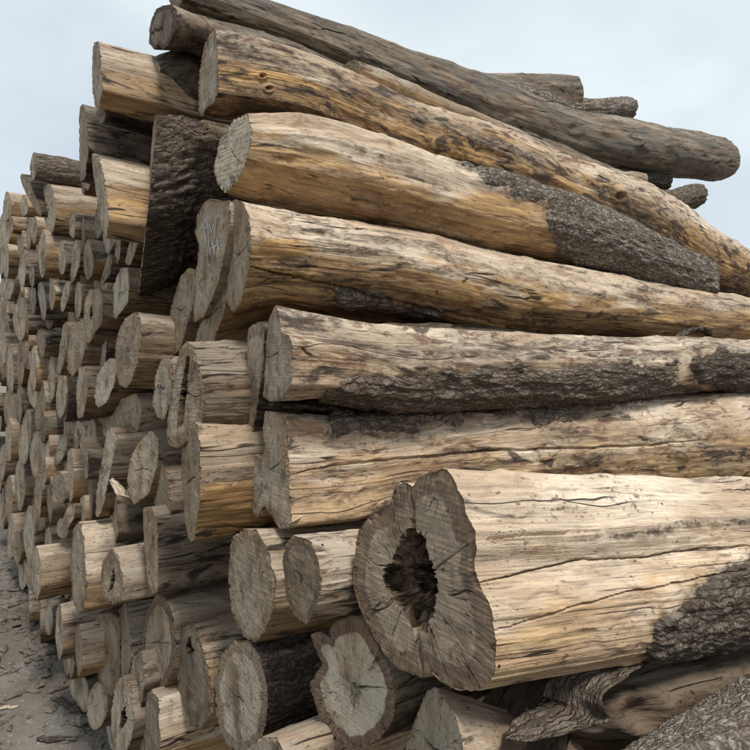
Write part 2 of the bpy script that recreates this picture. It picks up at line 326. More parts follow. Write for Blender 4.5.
def log(label, outline, X0=0., ctl=None, L=2.8, tone=(.5, .4, .3, .4), ftone=(.5, .4, .5, .5), mat='wood', res=1, asp=.95,
        cracks=None, hole=None, patches=(), knots=(), blend=.9, low=.05, barkamp=None, endcap=False, yaw=None, dz=0., taper=.9,
        pith=None, k=-.20, absy=False, vtilt=0., dirt=(), group='cut logs stacked in the pile', start=None, marks=(), splat=(), phi=None, crk=None):
    idx = len(LOGS); rg = np.random.default_rng(1000 + idx); seed = rg.uniform(0, 200)
    Mn, Nn, NR = {0: (26, 12, 7), 1: (64, 40, 22), 2: (132, 110, 46), 3: (300, 240, 110), 4: (560, 330, 200), 5: (800, 330, 170)}[res]
    yaw = YAW + rg.normal() * .02 if yaw is None else yaw
    # --- face plane
    if start is not None:
        C = np.array(start[:3], float); r_ = start[3]; th = np.arange(18) * 2 * math.pi / 18
        kq = 1 + .07 * np.cos(2 * th + seed) + .05 * np.cos(3 * th + 2 * seed) + rg.normal(size=18) * .02
        ph = math.radians(phi or 0); vd = np.array([vtilt, 0, 1.]); vd /= np.linalg.norm(vd)
        hdir = np.array([math.sin(ph), math.cos(ph), 0.]); nrm = np.cross(vd, hdir); nrm /= np.linalg.norm(nrm); nrm = nrm if nrm[0] < 0 else -nrm; P3 = C + np.outer(np.cos(th) * r_ * kq, hdir) + np.outer(np.sin(th) * r_ * kq, vd)
    else:
        O = np.asarray(outline, float)
        c2 = np.array(pith) if pith is not None else (O.mean(0) * .5 + (O.max(0) + O.min(0)) * .25)
        C = hitX(c2[0], c2[1], X0); best = None
        for ph in (np.radians(np.arange(-24, 27, .5)) if phi is None else [math.radians(phi)]):
            nn = np.array([-math.cos(ph), math.sin(ph), 0]); hd = np.array([math.sin(ph), math.cos(ph), 0])
            PP = np.array([CAM + ray(*p) * (np.dot(C - CAM, nn) / np.dot(ray(*p), nn)) for p in O])
            w = np.ptp(PP @ hd); h = np.ptp(PP[:, 2]); cost = abs(math.log(w / h / asp)) + abs(ph) * .35
            if best is None or cost < best[0]: best = (cost, nn, hd, PP)
        _, nrm, hdir, P3 = best
    # --- centre line
    R0 = float(np.sqrt(np.mean(np.sum((P3 - C) ** 2, 1)) ))
    RV = float(np.ptp((P3 - C)[:, 2])) / 2; pts = [np.append(C, RV)]
    if ctl is not None:
        for q in ctl:
            if len(q) == 5: pts.append(np.array([q[0], q[1], q[2], q[3]]))
            else:
                if absy: P = hitY(q[0], q[1], q[2])
                else:                                    # vertical plane through the sawn end, turned by k
                    dr = ray(q[0], q[1]); tq = (C[1] - k * (C[0] - CAM[0]) - CAM[1]) / (dr[1] - k * dr[0]); P = CAM + dr * tq
                pts.append(np.append(P, q[3] * .95 * depth(P) / FPX))
    else:
        b = rg.normal(size=2) * .03
        pts.append(np.append(C + np.array([L * .5, L * .5 * yaw + b[0], dz * .5 + b[1]]), RV * (1 + taper) / 2))
        pts.append(np.append(C + np.array([L, L * yaw, dz]), RV * taper))
    at, LL = crom(pts, 0)
    s = LL * (np.linspace(0, 1, Nn) ** (1.5 if res < 3 else 1.35))
    K = at(s); ctr = K[:, :3]; Rs = np.clip(K[:, 3], .01, None)
    T = np.gradient(at(s + 1e-3)[:, :3] - at(s - 1e-3)[:, :3], axis=0) * 0 + (at(s + 2e-3)[:, :3] - at(s - 2e-3)[:, :3]); T /= np.linalg.norm(T, axis=1)[:, None]
    E1 = np.cross(UP, T); E1 /= np.linalg.norm(E1, axis=1)[:, None]; E2 = np.cross(T, E1)
    # --- section at the cut
    q = P3 - C; uv = np.stack([q @ E1[0], q @ E2[0]], 1)
    if np.sum(uv[:, 0] * np.roll(uv[:, 1], -1) - uv[:, 1] * np.roll(uv[:, 0], -1)) < 0: uv = uv[::-1]
    r0 = raycast_r(uv, Mn); th = np.arange(Mn) * 2 * math.pi / Mn; ct, st_ = np.cos(th), np.sin(th)
    kk = max(1, int(Mn * .008)); ker = np.ones(2 * kk + 1) / (2 * kk + 1)
    r0 = np.convolve(np.concatenate([r0[-kk:], r0, r0[:kk]]), ker, 'valid')
    r0 = r0 * (1 + .022 * pn(ct * 5 + seed, st_ * 5, seed) + .014 * pn(ct * 15, st_ * 15, seed) + (.008 * pn(ct * 45, st_ * 45, seed) if res > 1 else 0))
    r1 = 1 + .05 * np.cos(2 * th + seed) + .035 * np.cos(3 * th + seed * 2)
    w = -(np.outer(ct, [np.dot(nrm, E1[0])]) + np.outer(st_, [np.dot(nrm, E2[0])])).ravel() / np.dot(nrm, T[0])
    f = sst(0, blend, s)[:, None]
    # keep lobes of the section alive along the stem
    r = r0[None, :] * (1 - f) * (Rs / RV)[:, None] + f * (Rs[:, None] * (r1[None, :] * .72 + .28 * r0[None, :] / r0.mean()))
    S_ = s[:, None] + 0 * th[None, :]; cy, cz = ct[None, :], st_[None, :]; R_ = Rs[:, None]
    near = sst(0, .12, s)[:, None]
    r = r * (1 + near * low * fbm(S_ * 2.2 + seed, cy * 1.1 + seed, cz * 1.1, 3))
    ba = barkamp if barkamp is not None else (.009 if mat.startswith('bark') else 0.)
    base = r.copy()
    if ba: r = r + ba * barkh(S_ + seed, cy * R_, cz * R_) * (.35 + .65 * near)
    if res >= 1 and not ba:
        r = r + near * (.0045 * pn(S_ * 3 + seed, cy * R_ * 28, cz * R_ * 28) + .0016 * pn(S_ * 9, cy * R_ * 80 + seed, cz * R_ * 80))
        m_ = fbm(S_ * 9 + seed, cy * R_ * 16, cz * R_ * 16 + seed, 3); r = r + near * .004 * sst(.1, .5, m_)
    sig = s[:, None] + (w[None, :] * r0[None, :]) * np.clip(1 - s / LL, 0, 1)[:, None] ** 2
    Kc = at(sig)[..., :3]
    pos = Kc + E1[:, None, :] * (r * cy)[..., None] + E2[:, None, :] * (r * cz)[..., None]
    smooth0 = Kc + E1[:, None, :] * (base * cy)[..., None] + E2[:, None, :] * (base * cz)[..., None]
    flat0 = pos[0].copy(); chip = np.clip(pn(ct * 9 + seed, st_ * 9, seed) + .6 * pn(ct * 31, st_ * 31, seed), 0, 1) * (.012 if res >= 2 else .006)
    pos[0] += T[0] * chip[:, None]
    nr_ = E1[:, None, :] * cy[..., None] + E2[:, None, :] * cz[..., None]
    px = py = None
    if knots or patches or crk or dirt:
        px, py = topx(smooth0); face = -np.einsum('ijk,ijk->ij', nr_, (smooth0 - CAM)) / np.linalg.norm(smooth0 - CAM, axis=2)
    for kx, ky, kr, kd in knots:
        d = np.hypot((px - kx), (py - ky) * 1.4) / kr; d = np.where(face > 0, d, 9)
        pos += nr_ * ((-kd * np.exp(-(d ** 2) * 2.2) + abs(kd) * .45 * np.exp(-((d - 1.25) ** 2) * 5))[..., None])
    for line, wid, dep in (crk or ()):
        ln = np.asarray(line, float); yy = np.interp(px, ln[:, 0], ln[:, 1])
        yy = yy + 1.6 * pn(px * .05, seed, 0 * px) + .6 * pn(px * .2, seed, 0 * px)
        inn = (px > ln[0, 0]) & (px < ln[-1, 0]) & (face > -.1)
        endf = np.clip(np.minimum(px - ln[0, 0], ln[-1, 0] - px) / 40, 0, 1)
        pos -= nr_ * (dep * np.clip(1 - (np.abs(py - yy) / (wid * (.3 + endf))) ** 2, 0, 1) * inn)[..., None]
    root = bpy.data.objects.new('log', None); COL.objects.link(root)
    org = C + np.array([0, 0, -r0.max()]); root.location = org; root.empty_display_size = .1
    root['label'] = label; root['category'] = 'log'; root['group'] = group
    dark_a = np.zeros(r.shape)  # darker bands along traced lines and around bark patches, mould among them
    for line, wid, am in dirt:
        ln = np.asarray(line, float); yy = np.interp(px, ln[:, 0], ln[:, 1]) + 5 * pn(px * .02, seed, 0 * px)
        g_ = np.exp(-((py - yy) / wid) ** 2) * sst(ln[0, 0] - 25, ln[0, 0] + 25, px) * sst(ln[-1, 0] + 25, ln[-1, 0] - 25, px) * (face > -.2); dark_a = np.maximum(dark_a, am * g_)
    sds = []
    for pt in patches:
        jx = px + 10 * fbm(px * .045, py * .045, seed + 0 * px, 3); jy = py + 10 * fbm(px * .045 + 9, py * .045, seed + 5 + 0 * px, 3)
        sd = polydist(pt[0], jx, jy); sds.append(sd); dark_a = np.maximum(dark_a, .8 * np.exp(-(np.minimum(sd, 0) / 7.) ** 2) * (face > -.3))
    rest = stk([np.broadcast_to(S_ + seed, r.shape), cy * R_ + 0 * S_, cz * R_ + 0 * S_], -1)
    o = mesh_obj('trunk', pos, grid_quads(Nn, Mn, True, True), M[mat], root, {'rest': rest, 'up': np.broadcast_to(cz, r.shape), 'dirt': dark_a}, tone, org=org)
    # --- sawn end
    ring0 = pos[0]; hr = None
    if hole is not None:
        H3 = np.array([CAM + ray(*p) * (np.dot(C - CAM, nrm) / np.dot(ray(*p), nrm)) for p in hole]); qh = H3 - C
        hv = np.stack([qh @ E1[0], qh @ E2[0]], 1); hr = raycast_r(hv, Mn) * (1 + .10 * pn(ct * 7, st_ * 7, 3.) + .06 * pn(ct * 22, st_ * 22, 3.))
        t0 = np.clip(hr / r0, 0, .93)
    else: t0 = np.zeros(Mn)
    rho = np.linspace(0, 1, NR)[:, None]; rho = t0[None, :] + (1 - t0[None, :]) * rho
    fv = C + (flat0 - C)[None] * rho[..., None] + T[0] * (chip[None] * sst(.90, 1., rho))[..., None]
    rm = rho * r0[None, :]; edgef = sst(1., .965, rho)
    dep = .0022 * fbm(rm * cy * 22 + seed, rm * cz * 22, seed + 0 * rm, 3) + .0009 * pn(rm * cy * 18 + seed, rm * cz * 190, seed + 0 * rm)
    ncr = cracks
    if ncr is None:
        ncr = [(rg.uniform(0, 6.28), 0, rg.uniform(.35, .95), rg.uniform(.02, .05) * R0) for _ in range(rg.integers(2, 6))] if res >= 1 else []
    for (a0, ra, rb, cw) in ncr:
        a0 = a0 % (2 * math.pi)
        an = a0 + .13 * pn(rho * 3, 0 * rho + a0 * 5, seed + 0 * rho)
        da = np.abs((th[None, :] - an + math.pi) % (2 * math.pi) - math.pi)
        wid = cw * np.clip(1 - (rho - ra) / (rb - ra), 0, 1) ** .7 * (rho > ra) * .5 + 1e-6
        lat = rm * np.sin(np.minimum(da, 1.57)); g = np.clip(1 - (lat / np.maximum(wid, .0009 * (rho < rb) * (rho > ra) + 1e-6)) ** 2, 0, 1) * (da < 1.2)
        dep = dep + np.minimum(cw * 4, .05) * g * (rho < rb)
    fv = fv + T[0] * (dep * edgef)[..., None]; fv[-1] = ring0
    rest_f = stk([rm * cz + seed, rm * cy, 0 * rm + seed], -1)
    angv = stk([cy + 0 * rm + seed, cz + 0 * rm, rm * 12 / max(R0, .02) * .15], -1)
    fc = mesh_obj('cut_end', fv, grid_quads(NR, Mn, True, False), M['cut'], root,
                  {'fp': rest_f, 'rn': rho + 0 * cy, 'ring': rm * (R0 / r0.mean()) / r0[None, :] * r0.mean() + 0 * rm, 'ang': angv}, ftone, org=org)
    if hole is not None:
        nh = 46; tt = np.linspace(0, 1, nh)[:, None]; base_ring = fv[0]
        shr = 1 - .25 * tt - .75 * sst(.86, 1., tt)
        nzv = .035 * fbm(tt * 4.5, cy * 2.2, cz * 2.2 + 5, 4) * sst(0, .12, tt) + .012 * np.abs(pn(tt * 22, cy * 6, cz * 6)) * sst(0, .1, tt)
        hv3 = C + (base_ring - C)[None] * shr[..., None] - ((base_ring - C) / np.linalg.norm(base_ring - C, axis=1)[:, None])[None] * nzv[..., None] + T[0] * (tt * .20)[..., None]
        mesh_obj('hollow', hv3, grid_quads(nh, Mn, True, True), M['rot'], root, {'rest': stk([tt * .2 + 0 * hv3[..., 0], hv3[..., 1], hv3[..., 2]], -1)}, org=org)
    if endcap:
        rhoe = np.linspace(0, 1, 14)[:, None]; e = ctr[-1] + (pos[-1] - ctr[-1])[None] * rhoe[..., None] + T[-1] * (.008 * sst(1, .75, rhoe))[..., None]
        rme = rhoe * Rs[-1]
        mesh_obj('cut_end', e, grid_quads(14, Mn, True, True), M['cut'], root,
                 {'fp': stk([rme * cz, rme * cy, 0 * rme], -1), 'rn': rhoe + 0 * cy, 'ring': rme + 0 * cy, 'ang': stk([cy + 0 * rme, cz + 0 * rme, rme + 0 * cy], -1)}, (.4, .4, .6, .3), org=org)
    # --- bark still clinging to the stem
    for pt, sd in zip(patches, sds):
        poly, thick, pm = pt[:3]; sd = np.where(face > -.35, sd, -99)
        keep = sd > -2.5
        h = sst(-2, 7, sd) * thick * (1 + .35 * pn(S_ * 9, cy * R_ * 14, cz * R_ * 14)) - .003
        h = h + sst(0, 4, sd) * .007 * barkh(S_ + seed, cy * R_, cz * R_)
        pv = pos + nr_ * h[..., None]; Q = grid_quads(Nn, Mn, True, True); kf = keep.ravel()[Q].all(1); Q = Q[kf]
        if len(Q) == 0: continue
        us = np.unique(Q); rm_ = np.zeros(pv.shape[0] * pv.shape[1], int); rm_[us] = np.arange(len(us))
        mesh_obj('bark', pv.reshape(-1, 3)[us], rm_[Q], M[pm], root, {'rest': rest.reshape(-1, 3)[us]}, pt[3] if len(pt) > 3 else tone, org=org)
    # --- strokes or splashes of paint on the sawn end, lying on the wood
    def onface(p): d = ray(*p); return CAM + d * (np.dot(C - CAM, nrm) / np.dot(d, nrm)) + nrm * .0022
    for mt, sw, strokes in marks:
        V, F_ = [], []
        for a, b in strokes:
            d = np.array(b, float) - a; d /= np.linalg.norm(d); nn = np.array([-d[1], d[0]]); k = 6; i0 = len(V)
            for t in np.linspace(0, 1, k):
                p = np.array(a, float) * (1 - t) + np.array(b, float) * t; ww = sw * (.35 + .65 * math.sin(math.pi * (t * .8 + .1))) * rg.uniform(.7, 1.2)
                V += [onface(p + nn * ww / 2), onface(p - nn * ww / 2)]
            F_ += [(i0 + 2 * j, i0 + 2 * j + 1, i0 + 2 * j + 3, i0 + 2 * j + 2) for j in range(k - 1)]
        mesh_obj('chalk_mark' if mt == 'chalk' else 'paint_mark', V, F_, M[mt], root, {'rest': np.array(V)}, smooth=False, org=org)
    LOGS.append(dict(root=root, C=C, r=float(r0.mean()), px=topx(C), tone=tone)); return root

R = random.Random(5)
exec_order = []
# ================================================================== the logs that can be told apart
# ---- right flank, top to bottom
log('long dark grey weathered log lying on the very top of the pile', ell(176, -16, 10, 24, 0, seed=1), .05,
    ctl=[(240, 10, 0, 23), (300, 33, 1.50, 23), (400, 72, 1.36, 25), (500, 112, 1.22, 27), (570, 136, 1.12, 26), (640, 148, 1.04, 26), (719, 160, .96, 21)],
    tone=(.20, .1, 1., .5), ftone=(.3, .2, .6, .3), res=3, endcap=True, low=.09, knots=[(640, 152, 7, .010), (575, 128, 7, .012), (705, 157, 4, .008)])
log('shorter grey log with a blunt end behind the topmost log', None, absy=True, start=(*hitY(425, 88, 1.95), .085),
    ctl=[(470, 94, 1.88, 20), (520, 96, 1.80, 20), (571, 97, 1.70, 18)], tone=(.22, .12, .95, .55), ftone=(.3, .1, .8, .3), res=2, endcap=True, low=.08)
log('weathered log with a dark ragged end under the topmost log', [(161, 6), (172, 4), (176, 12), (175, 28), (170, 42), (163, 50), (158, 44), (154, 50), (148, 42), (150, 24), (155, 10)], .0,
    ctl=[(200, 37, 0, 27), (250, 56, 0, 28), (310, 76, 0, 26), (400, 112, 0, 22), (520, 152, 0, 24), (640, 205, 0, 24)], blend=.35, phi=8, k=-.2, tone=(.16, .3, .9, 1.), ftone=(.0, .1, .6, .9), cracks=[(1.5, 0, 1., .02), (-1.8, 0, 1., .02), (.4, 0, .9, .012)], res=2, low=.06)
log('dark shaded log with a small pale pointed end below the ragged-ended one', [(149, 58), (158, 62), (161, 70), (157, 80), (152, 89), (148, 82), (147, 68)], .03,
    ctl=[(180, 79, 0, 34), (230, 94, 0, 36), (330, 122, 0, 34)], blend=.12, tone=(.0, .3, .6, .95), ftone=(.7, .3, .8, .3), res=1)  # near-black tone paints in the shade beneath the logs above
log('long crooked yellow-brown log with mould patches, second from the top',
    [(198, 84), (201, 60), (206, 40), (212, 28), (216, 31), (218, 60), (218, 92), (213, 104), (207, 107), (202, 117), (199, 112)], 0.,
    ctl=[(300, 92, 1.42, 35), (400, 134, 1.29, 33), (480, 160, 1.20, 33), (560, 192, 1.10, 34), (640, 222, 1.01, 33), (700, 256, .95, 28), (770, 290, .90, 20)],
    tone=(.86, 1., .2, .95), ftone=(.55, .5, .8, .3), res=4, low=.06, dirt=[([(230, 100), (300, 118), (380, 148), (440, 172), (540, 205), (640, 250), (720, 290)], 19, 1.), ([(330, 80), (400, 108), (480, 140), (540, 165)], 9, .7), ([(600, 215), (700, 265)], 14, .7)], knots=[(620, 197, 5.5, .018), (262, 76, 3.2, .02), (268, 88, 3.6, .02), (655, 190, 9, -.005)], asp=.75)
log('pale log with grooved grey oval end and rough bark further along, third from the top',
    [(213, 167), (220, 139), (233, 120), (247, 113), (252, 130), (248, 157), (238, 180), (225, 193), (217, 184)], 0.,
    ctl=[(300, 166, 1.2, 46), (350, 178, 1.14, 44), (400, 190, 1.09, 41), (460, 207, 1.03, 38), (530, 222, .97, 34), (600, 243, .92, 29), (700, 283, .86, 20)],
    tone=(.88, .85, .15, .42), ftone=(.62, .2, .95, .1), res=3, low=.07,
    dirt=[([(340, 195), (420, 215), (470, 225)], 12, .5), ([(240, 195), (330, 215), (420, 230), (540, 250)], 6, .6), ([(360, 150), (440, 185)], 5, .4)],
    patches=[([(458, 162), (480, 171), (487, 185), (527, 194), (545, 208), (552, 232), (556, 250), (575, 262), (620, 275), (700, 300), (780, 320), (780, 240), (600, 170), (470, 140)], .011, 'bark2', (.75, 0, 0, 0))])
log('long pale log with a bark scrap underneath, its end beside the chalk-marked one',
    [(232, 200), (242, 201), (248, 215), (251, 240), (248, 270), (241, 302), (233, 313), (226, 302), (224, 272), (227, 240)], 0.,
    ctl=[(275, 258, 0, 52), (330, 264, 1.27, 50), (400, 271, 1.2, 44), (490, 290, 1.12, 41), (577, 302, 1.04, 35), (674, 314, .96, 29), (760, 324, .88, 24)],
    tone=(.86, .95, .20, .6), ftone=(.55, .7, .5, .2), res=3, low=.05, crk=[([(250, 208), (290, 216), (330, 222), (400, 236)], 1.2, .014), ([(250, 267), (300, 279), (350, 290), (430, 310), (520, 328)], 1.6, .022)], patches=[([(326, 290), (340, 287), (390, 300), (440, 312), (440, 326), (390, 322), (345, 312), (325, 300)], .010, 'bark')],
    dirt=[([(255, 262), (330, 278), (430, 300), (520, 320), (640, 335)], 7, .8), ([(300, 230), (420, 250), (560, 285), (700, 310)], 4, .6), ([(620, 285), (740, 312)], 6, .5)])
log('log with a thin split edge hanging below the chalk-marked end, ochre on its side',
    [(226, 268), (229, 290), (222, 318), (212, 345), (207, 363), (194, 360), (193, 345), (201, 320), (205, 296), (214, 272)], .03,
    k=-.32, ctl=[(300, 294, 1.26, 32), (360, 304, 1.22, 27), (430, 318, 1.16, 19), (520, 345, 1.0, 16), (640, 372, 0, 14)], tone=(.62, 1., .1, .5), ftone=(.45, .6, .4, .3), res=2)
log('log end with white chalk strokes, right of the big black-barked log',
    [(194, 236), (197, 214), (207, 199), (229, 202), (230, 226), (225, 250), (218, 284), (204, 318), (193, 322), (192, 290), (197, 262), (199, 243)], .01,
    tone=(.4, .4, .3, .5), ftone=(.50, .9, .7, .25), res=2, L=1.6,
    marks=[('chalk', 1.2, [((206, 218), (209.5, 230)), ((203.5, 223), (206, 237)), ((209.5, 223), (212.5, 233)), ((204, 229), (210, 226)), ((209, 241), (211.5, 256)),
                           ((212.5, 240), (215.5, 252)), ((217.5, 238), (220, 251)), ((210, 249), (219, 245)), ((206, 237), (206.5, 243))])])
log('narrow leaning log end just left of the chalk-marked one', [(170, 310), (181, 275), (188, 268), (195, 272), (194, 300), (180, 350), (170, 357), (166, 338)], .03,
    tone=(.3, .4, .3, .6), ftone=(.48, .7, .5, .3), res=2, L=1.6)
log('fluted log with a stepped cut end and thick dark bark along its underside',
    [(276, 304), (269, 318), (266, 345), (263, 396), (270, 402), (283, 400), (290, 386), (292, 345), (288, 335), (281, 333), (279, 315)], -.03,
    ctl=[(330, 357, 1.10, 45), (400, 366, 1.05, 44), (490, 368, .98, 39), (600, 368, .90, 34), (690, 364, .82, 29), (760, 366, .74, 27)],
    tone=(.85, .35, .45, .85), ftone=(.52, .3, .9, .2), res=4, low=.06, blend=1.4,
    dirt=[([(280, 318), (340, 326)], 6, .9), ([(330, 345), (420, 355), (520, 350), (640, 345)], 14, .85), ([(295, 388), (330, 378)], 10, .6), ([(400, 328), (560, 338)], 4, .4)],
    patches=[([(316, 408), (325, 389), (356, 374), (415, 378), (430, 370), (500, 365), (560, 370), (600, 366), (640, 360), (665, 364), (674, 383), (660, 402), (600, 416), (500, 430), (400, 425), (330, 418)], .014, 'bark', (.62, 0, 0, 0)),
             ([(688, 362), (700, 352), (750, 350), (820, 350), (820, 402), (740, 397), (700, 389)], .013, 'bark', (.35, 0, 0, 0))])
log('broad pale log with a notched end and a slab of bark lying on its top',
    [(264, 411), (275, 413), (285, 419), (288, 450), (289, 492), (292, 527), (280, 530), (270, 514), (264, 505), (257, 519), (248, 505), (243, 485), (243, 456), (254, 453), (259, 462), (265, 448), (263, 430)], -.01,
    ctl=[(340, 467, 1.07, 52), (400, 458, 1.02, 45), (500, 448, .90, 43), (600, 442, .78, 43), (760, 434, .64, 46)],
    tone=(.93, .6, .15, .68), ftone=(.60, .5, .95, .35), res=4, low=.04, pith=(270, 470), k=-.22,
    dirt=[([(300, 505), (360, 490), (420, 478)], 7, .8), ([(300, 445), (330, 455)], 10, .5), ([(440, 450), (500, 455)], 10, .5), ([(540, 440), (640, 430), (750, 440)], 9, .45)],
    patches=[([(331, 434), (333, 416), (345, 404), (430, 402), (500, 398), (672, 383), (676, 393), (640, 400), (560, 421), (545, 424), (500, 415), (430, 425), (345, 435)], .016, 'bark', (.85, 0, 0, 0))],
    crk=[([(288, 437), (320, 432), (350, 431)], 1.2, .012), ([(292, 474), (330, 466), (370, 461), (490, 451), (640, 446), (700, 440)], 1.3, .012)])
log('biggest pale log with a rotten black hollow in its wide two-lobed end',
    [(398, 484), (408, 483), (413, 490), (417, 477), (430, 473), (443, 468), (450, 474), (456, 485), (465, 506), (474, 530), (477, 550), (474, 569), (481, 588), (491, 610), (495, 638), (496, 670), (478, 692), (456, 690), (438, 680),
     (430, 673), (420, 677), (400, 670), (384, 654), (370, 630), (358, 606), (353, 582), (355, 554), (358, 530), (369, 517), (384, 511), (393, 503), (391, 492)], -.05,
    ctl=[(520, 574, .60, 101), (600, 567, .53, 93), (680, 560, .47, 85), (780, 552, .40, 78)], L=3,
    tone=(1., .62, .18, .22), ftone=(.62, .3, .4, .78), res=5, low=.025, pith=(411, 582), blend=1.6, k=-.24,
    dirt=[([(545, 548), (600, 538), (660, 530), (720, 522), (770, 520)], 6, 1.), ([(470, 560), (520, 552), (560, 545)], 5, .5), ([(500, 605), (520, 600)], 5, .4), ([(600, 640), (650, 625)], 25, .35)],
    hole=[(401, 535), (412, 529), (424, 537), (428, 548), (433, 565), (438, 584), (434, 610), (427, 631), (412, 627), (400, 606), (386, 588), (383, 570), (393, 560)],
    cracks=[(-1.77, .3, 1.04, .020), (1.62, .3, 1.04, .016), (-.75, .35, 1., .005), (2.5, .3, .9, .004), (.1, .4, .85, .004), (3.6, .35, .9, .004), (-2.2, .4, .95, .005), (1.2, .4, .9, .004), (3.0, .5, 1.0, .004)],
    crk=[([(466, 541), (520, 535), (580, 532), (605, 530)], .8, .022), ([(470, 585), (520, 573), (583, 559), (640, 557), (700, 548), (770, 545)], .9, .022),
         ([(485, 633), (550, 615), (600, 600), (627, 592), (683, 583), (740, 568)], .9, .022)],
    patches=[([(636, 668), (650, 624), (662, 612), (690, 595), (720, 575), (760, 558), (830, 540), (830, 720), (640, 720)], .013, 'bark', (.55, 0, 0, 0))])
log('short pale log in front, broken grey end with a yellow chip, under the hollow log',
    [(427, 691), (435, 687), (443, 697), (450, 709), (456, 716), (463, 748), (466, 790), (450, 815), (420, 820), (398, 790), (404, 750), (412, 728), (419, 709)], -.02,
    ctl=[(520, 752, .60, 55), (620, 740, .5, 50)], tone=(.95, .55, .3, .35), ftone=(.38, .1, .9, .1), res=3, low=.06, blend=.5)
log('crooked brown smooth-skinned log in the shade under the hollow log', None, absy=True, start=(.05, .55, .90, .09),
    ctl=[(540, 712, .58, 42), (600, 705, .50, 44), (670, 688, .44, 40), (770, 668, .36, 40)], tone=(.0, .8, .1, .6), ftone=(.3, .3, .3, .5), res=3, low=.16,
    knots=[(590, 715, 16, -.02), (640, 712, 22, .03), (560, 700, 18, .02)])
log('rough grey bark-covered log across the bottom right corner', ell(534, 905, 75, 128, seed=21), -.15, phi=0, asp=1, absy=True,
    ctl=[(640, 855, .31, 120), (750, 790, .27, 99), (850, 722, .23, 70)], tone=(.95, 0, 0, 0), ftone=(.4, .3, .5, .6), mat='bark2', res=4, low=.03, barkamp=.007)
log('far bark-covered log end poking out beyond the topmost log', None, absy=True, start=(.4, 1.9, 2.90, .08), ctl=[(560, 110, 1.72, 14), (626, 111, 1.62, 13)],
    tone=(1., 0, 0, 0), mat='bark2', res=2, endcap=True)
log('dark bark-covered stub end between the topmost log and the crooked one', None, absy=True, start=(.5, 1.6, 2.60, .08), ctl=[(600, 176, 1.45, 12), (661, 184, 1.36, 12)],
    tone=(.25, 0, 0, 0), mat='bark', res=2, endcap=True)
log('bark-covered log with a broken orange end, under the far end of the topmost log', None, absy=True, start=(.5, 1.45, 2.45, .08), ctl=[(640, 200, 1.25, 13), (694, 196, 1.2, 13)],
    tone=(.8, 0, 0, 0), mat='bark', res=2, endcap=True)
log('thin reddish log glimpsed under the topmost log', None, absy=True, start=(.5, 1.5, 2.65, .06), ctl=[(590, 170, 1.22, 9), (640, 182, 1.14, 9)], tone=(.35, .9, 0, .6), res=1)

# ---- the sawn ends, upper left
T1, T2, T3, T4 = (.22, .7, .25, .75), (.48, .8, .3, .6), (.42, 1., .1, .6), (.02, .4, .4, .95)  # wall log sides: low, stained tones that put their shade into the colour
P1, P2, P3, P4 = (.52, .4, .9, .2), (.40, .6, .5, .35), (.60, .5, .7, .15), (.22, .2, .5, .6)
def lg(lb, ol, X0=0., t=T1, f=P1, res=2, **k): return log(lb, ol, X0, tone=t, ftone=f, res=res, **k)
lg('broad pale log at the top left corner of the stack', [(92, 60), (93, 43), (98, 41), (101, 60), (102, 90), (99, 108), (95, 107), (92, 90)], -.14, (.68, .65, .35, .6), P1)
lg('small round end tucked under the broad top left log', ell(101, 115, 5, 8, seed=3), -.10, T4, P2, 1)
lg('dark log with a pale upper edge, second down at the upper left', [(79, 107), (83, 104), (87, 120), (88, 150), (85, 178), (80, 182), (79, 150)], -.10, (.16, .3, .6, 1.), P2, mat='wood')
lg('wedge-shaped tan log jutting out left of the big black-barked log', [(91, 152), (99, 158), (104, 176), (106, 200), (109, 218), (106, 240), (101, 226), (98, 205), (94, 182)], -.15, (.72, .85, .25, .5), P1, blend=1.5)
lg('huge black-barked log with a thin tall edge-on end', None, 0, (.50, 0, 0, 0), P2, 3, mat='ridged', barkamp=.024, low=.14, start=(-.012, 2.0, 2.21, .30), phi=17.3, vtilt=.10, k=-.12, ctl=[(190, 203, 0, 76), (260, 212, 0, 68), (330, 230, 0, 60)], blend=.3)
lg('slender blade-like end below left of the wedge-shaped log', [(100, 283), (108, 254), (112, 257), (110, 274), (102, 286)], 0., T4, P2, 1)
lg('small yellow split end under the slender blade-like one', [(100, 303), (101, 286), (107, 282), (108, 298), (103, 305)], -.02, T3, (.6, .9, .2, .2), 1)
lg('thin upright end between the wedge-shaped and black-barked logs', [(114, 263), (118, 222), (121, 232), (120, 256), (117, 265)], .02, T1, P2, 1)
lg('thin slanting end touching the left edge of the black-barked log', [(124, 263), (134, 224), (138, 222), (139, 240), (130, 266)], .03, T1, P3, 1)
lg('pale angular cracked end just above the round-faced log', [(113, 315), (113, 286), (120, 268), (128, 267), (129, 285), (128, 302), (115, 320)], -.04, T1, (.68, .3, 1., .1), 2)
lg('round-faced log with one long diagonal crack, left of centre', [(115, 347), (119, 330), (125, 318), (136, 311), (141, 320), (141, 340), (138, 360), (132, 380), (127, 388), (119, 385), (116, 366)], -.08,
   (.38, .55, .1, .55), (.50, .9, .3, .15), 2, cracks=[(-2.5, 0, .98, .004), (.7, 0, .95, .004)])
lg('pale pointed end with a vertical crack, lower left of the round-faced log', [(94, 395), (97, 375), (104, 363), (110, 358), (116, 359), (117, 367), (114, 385), (106, 403), (96, 409)], -.08, T1, (.72, .2, 1., .1), 2)
lg('end with a dark wedge-shaped split, right of the leaning strip', [(113, 417), (121, 399), (136, 393), (142, 401), (141, 417), (137, 433), (132, 455), (124, 462), (122, 440), (126, 434), (115, 436)], -.03, T1, (.46, .6, .5, .2), 2, hole=[(118, 437), (127, 428), (131, 423), (130, 431), (123, 438)], pith=(127, 430))
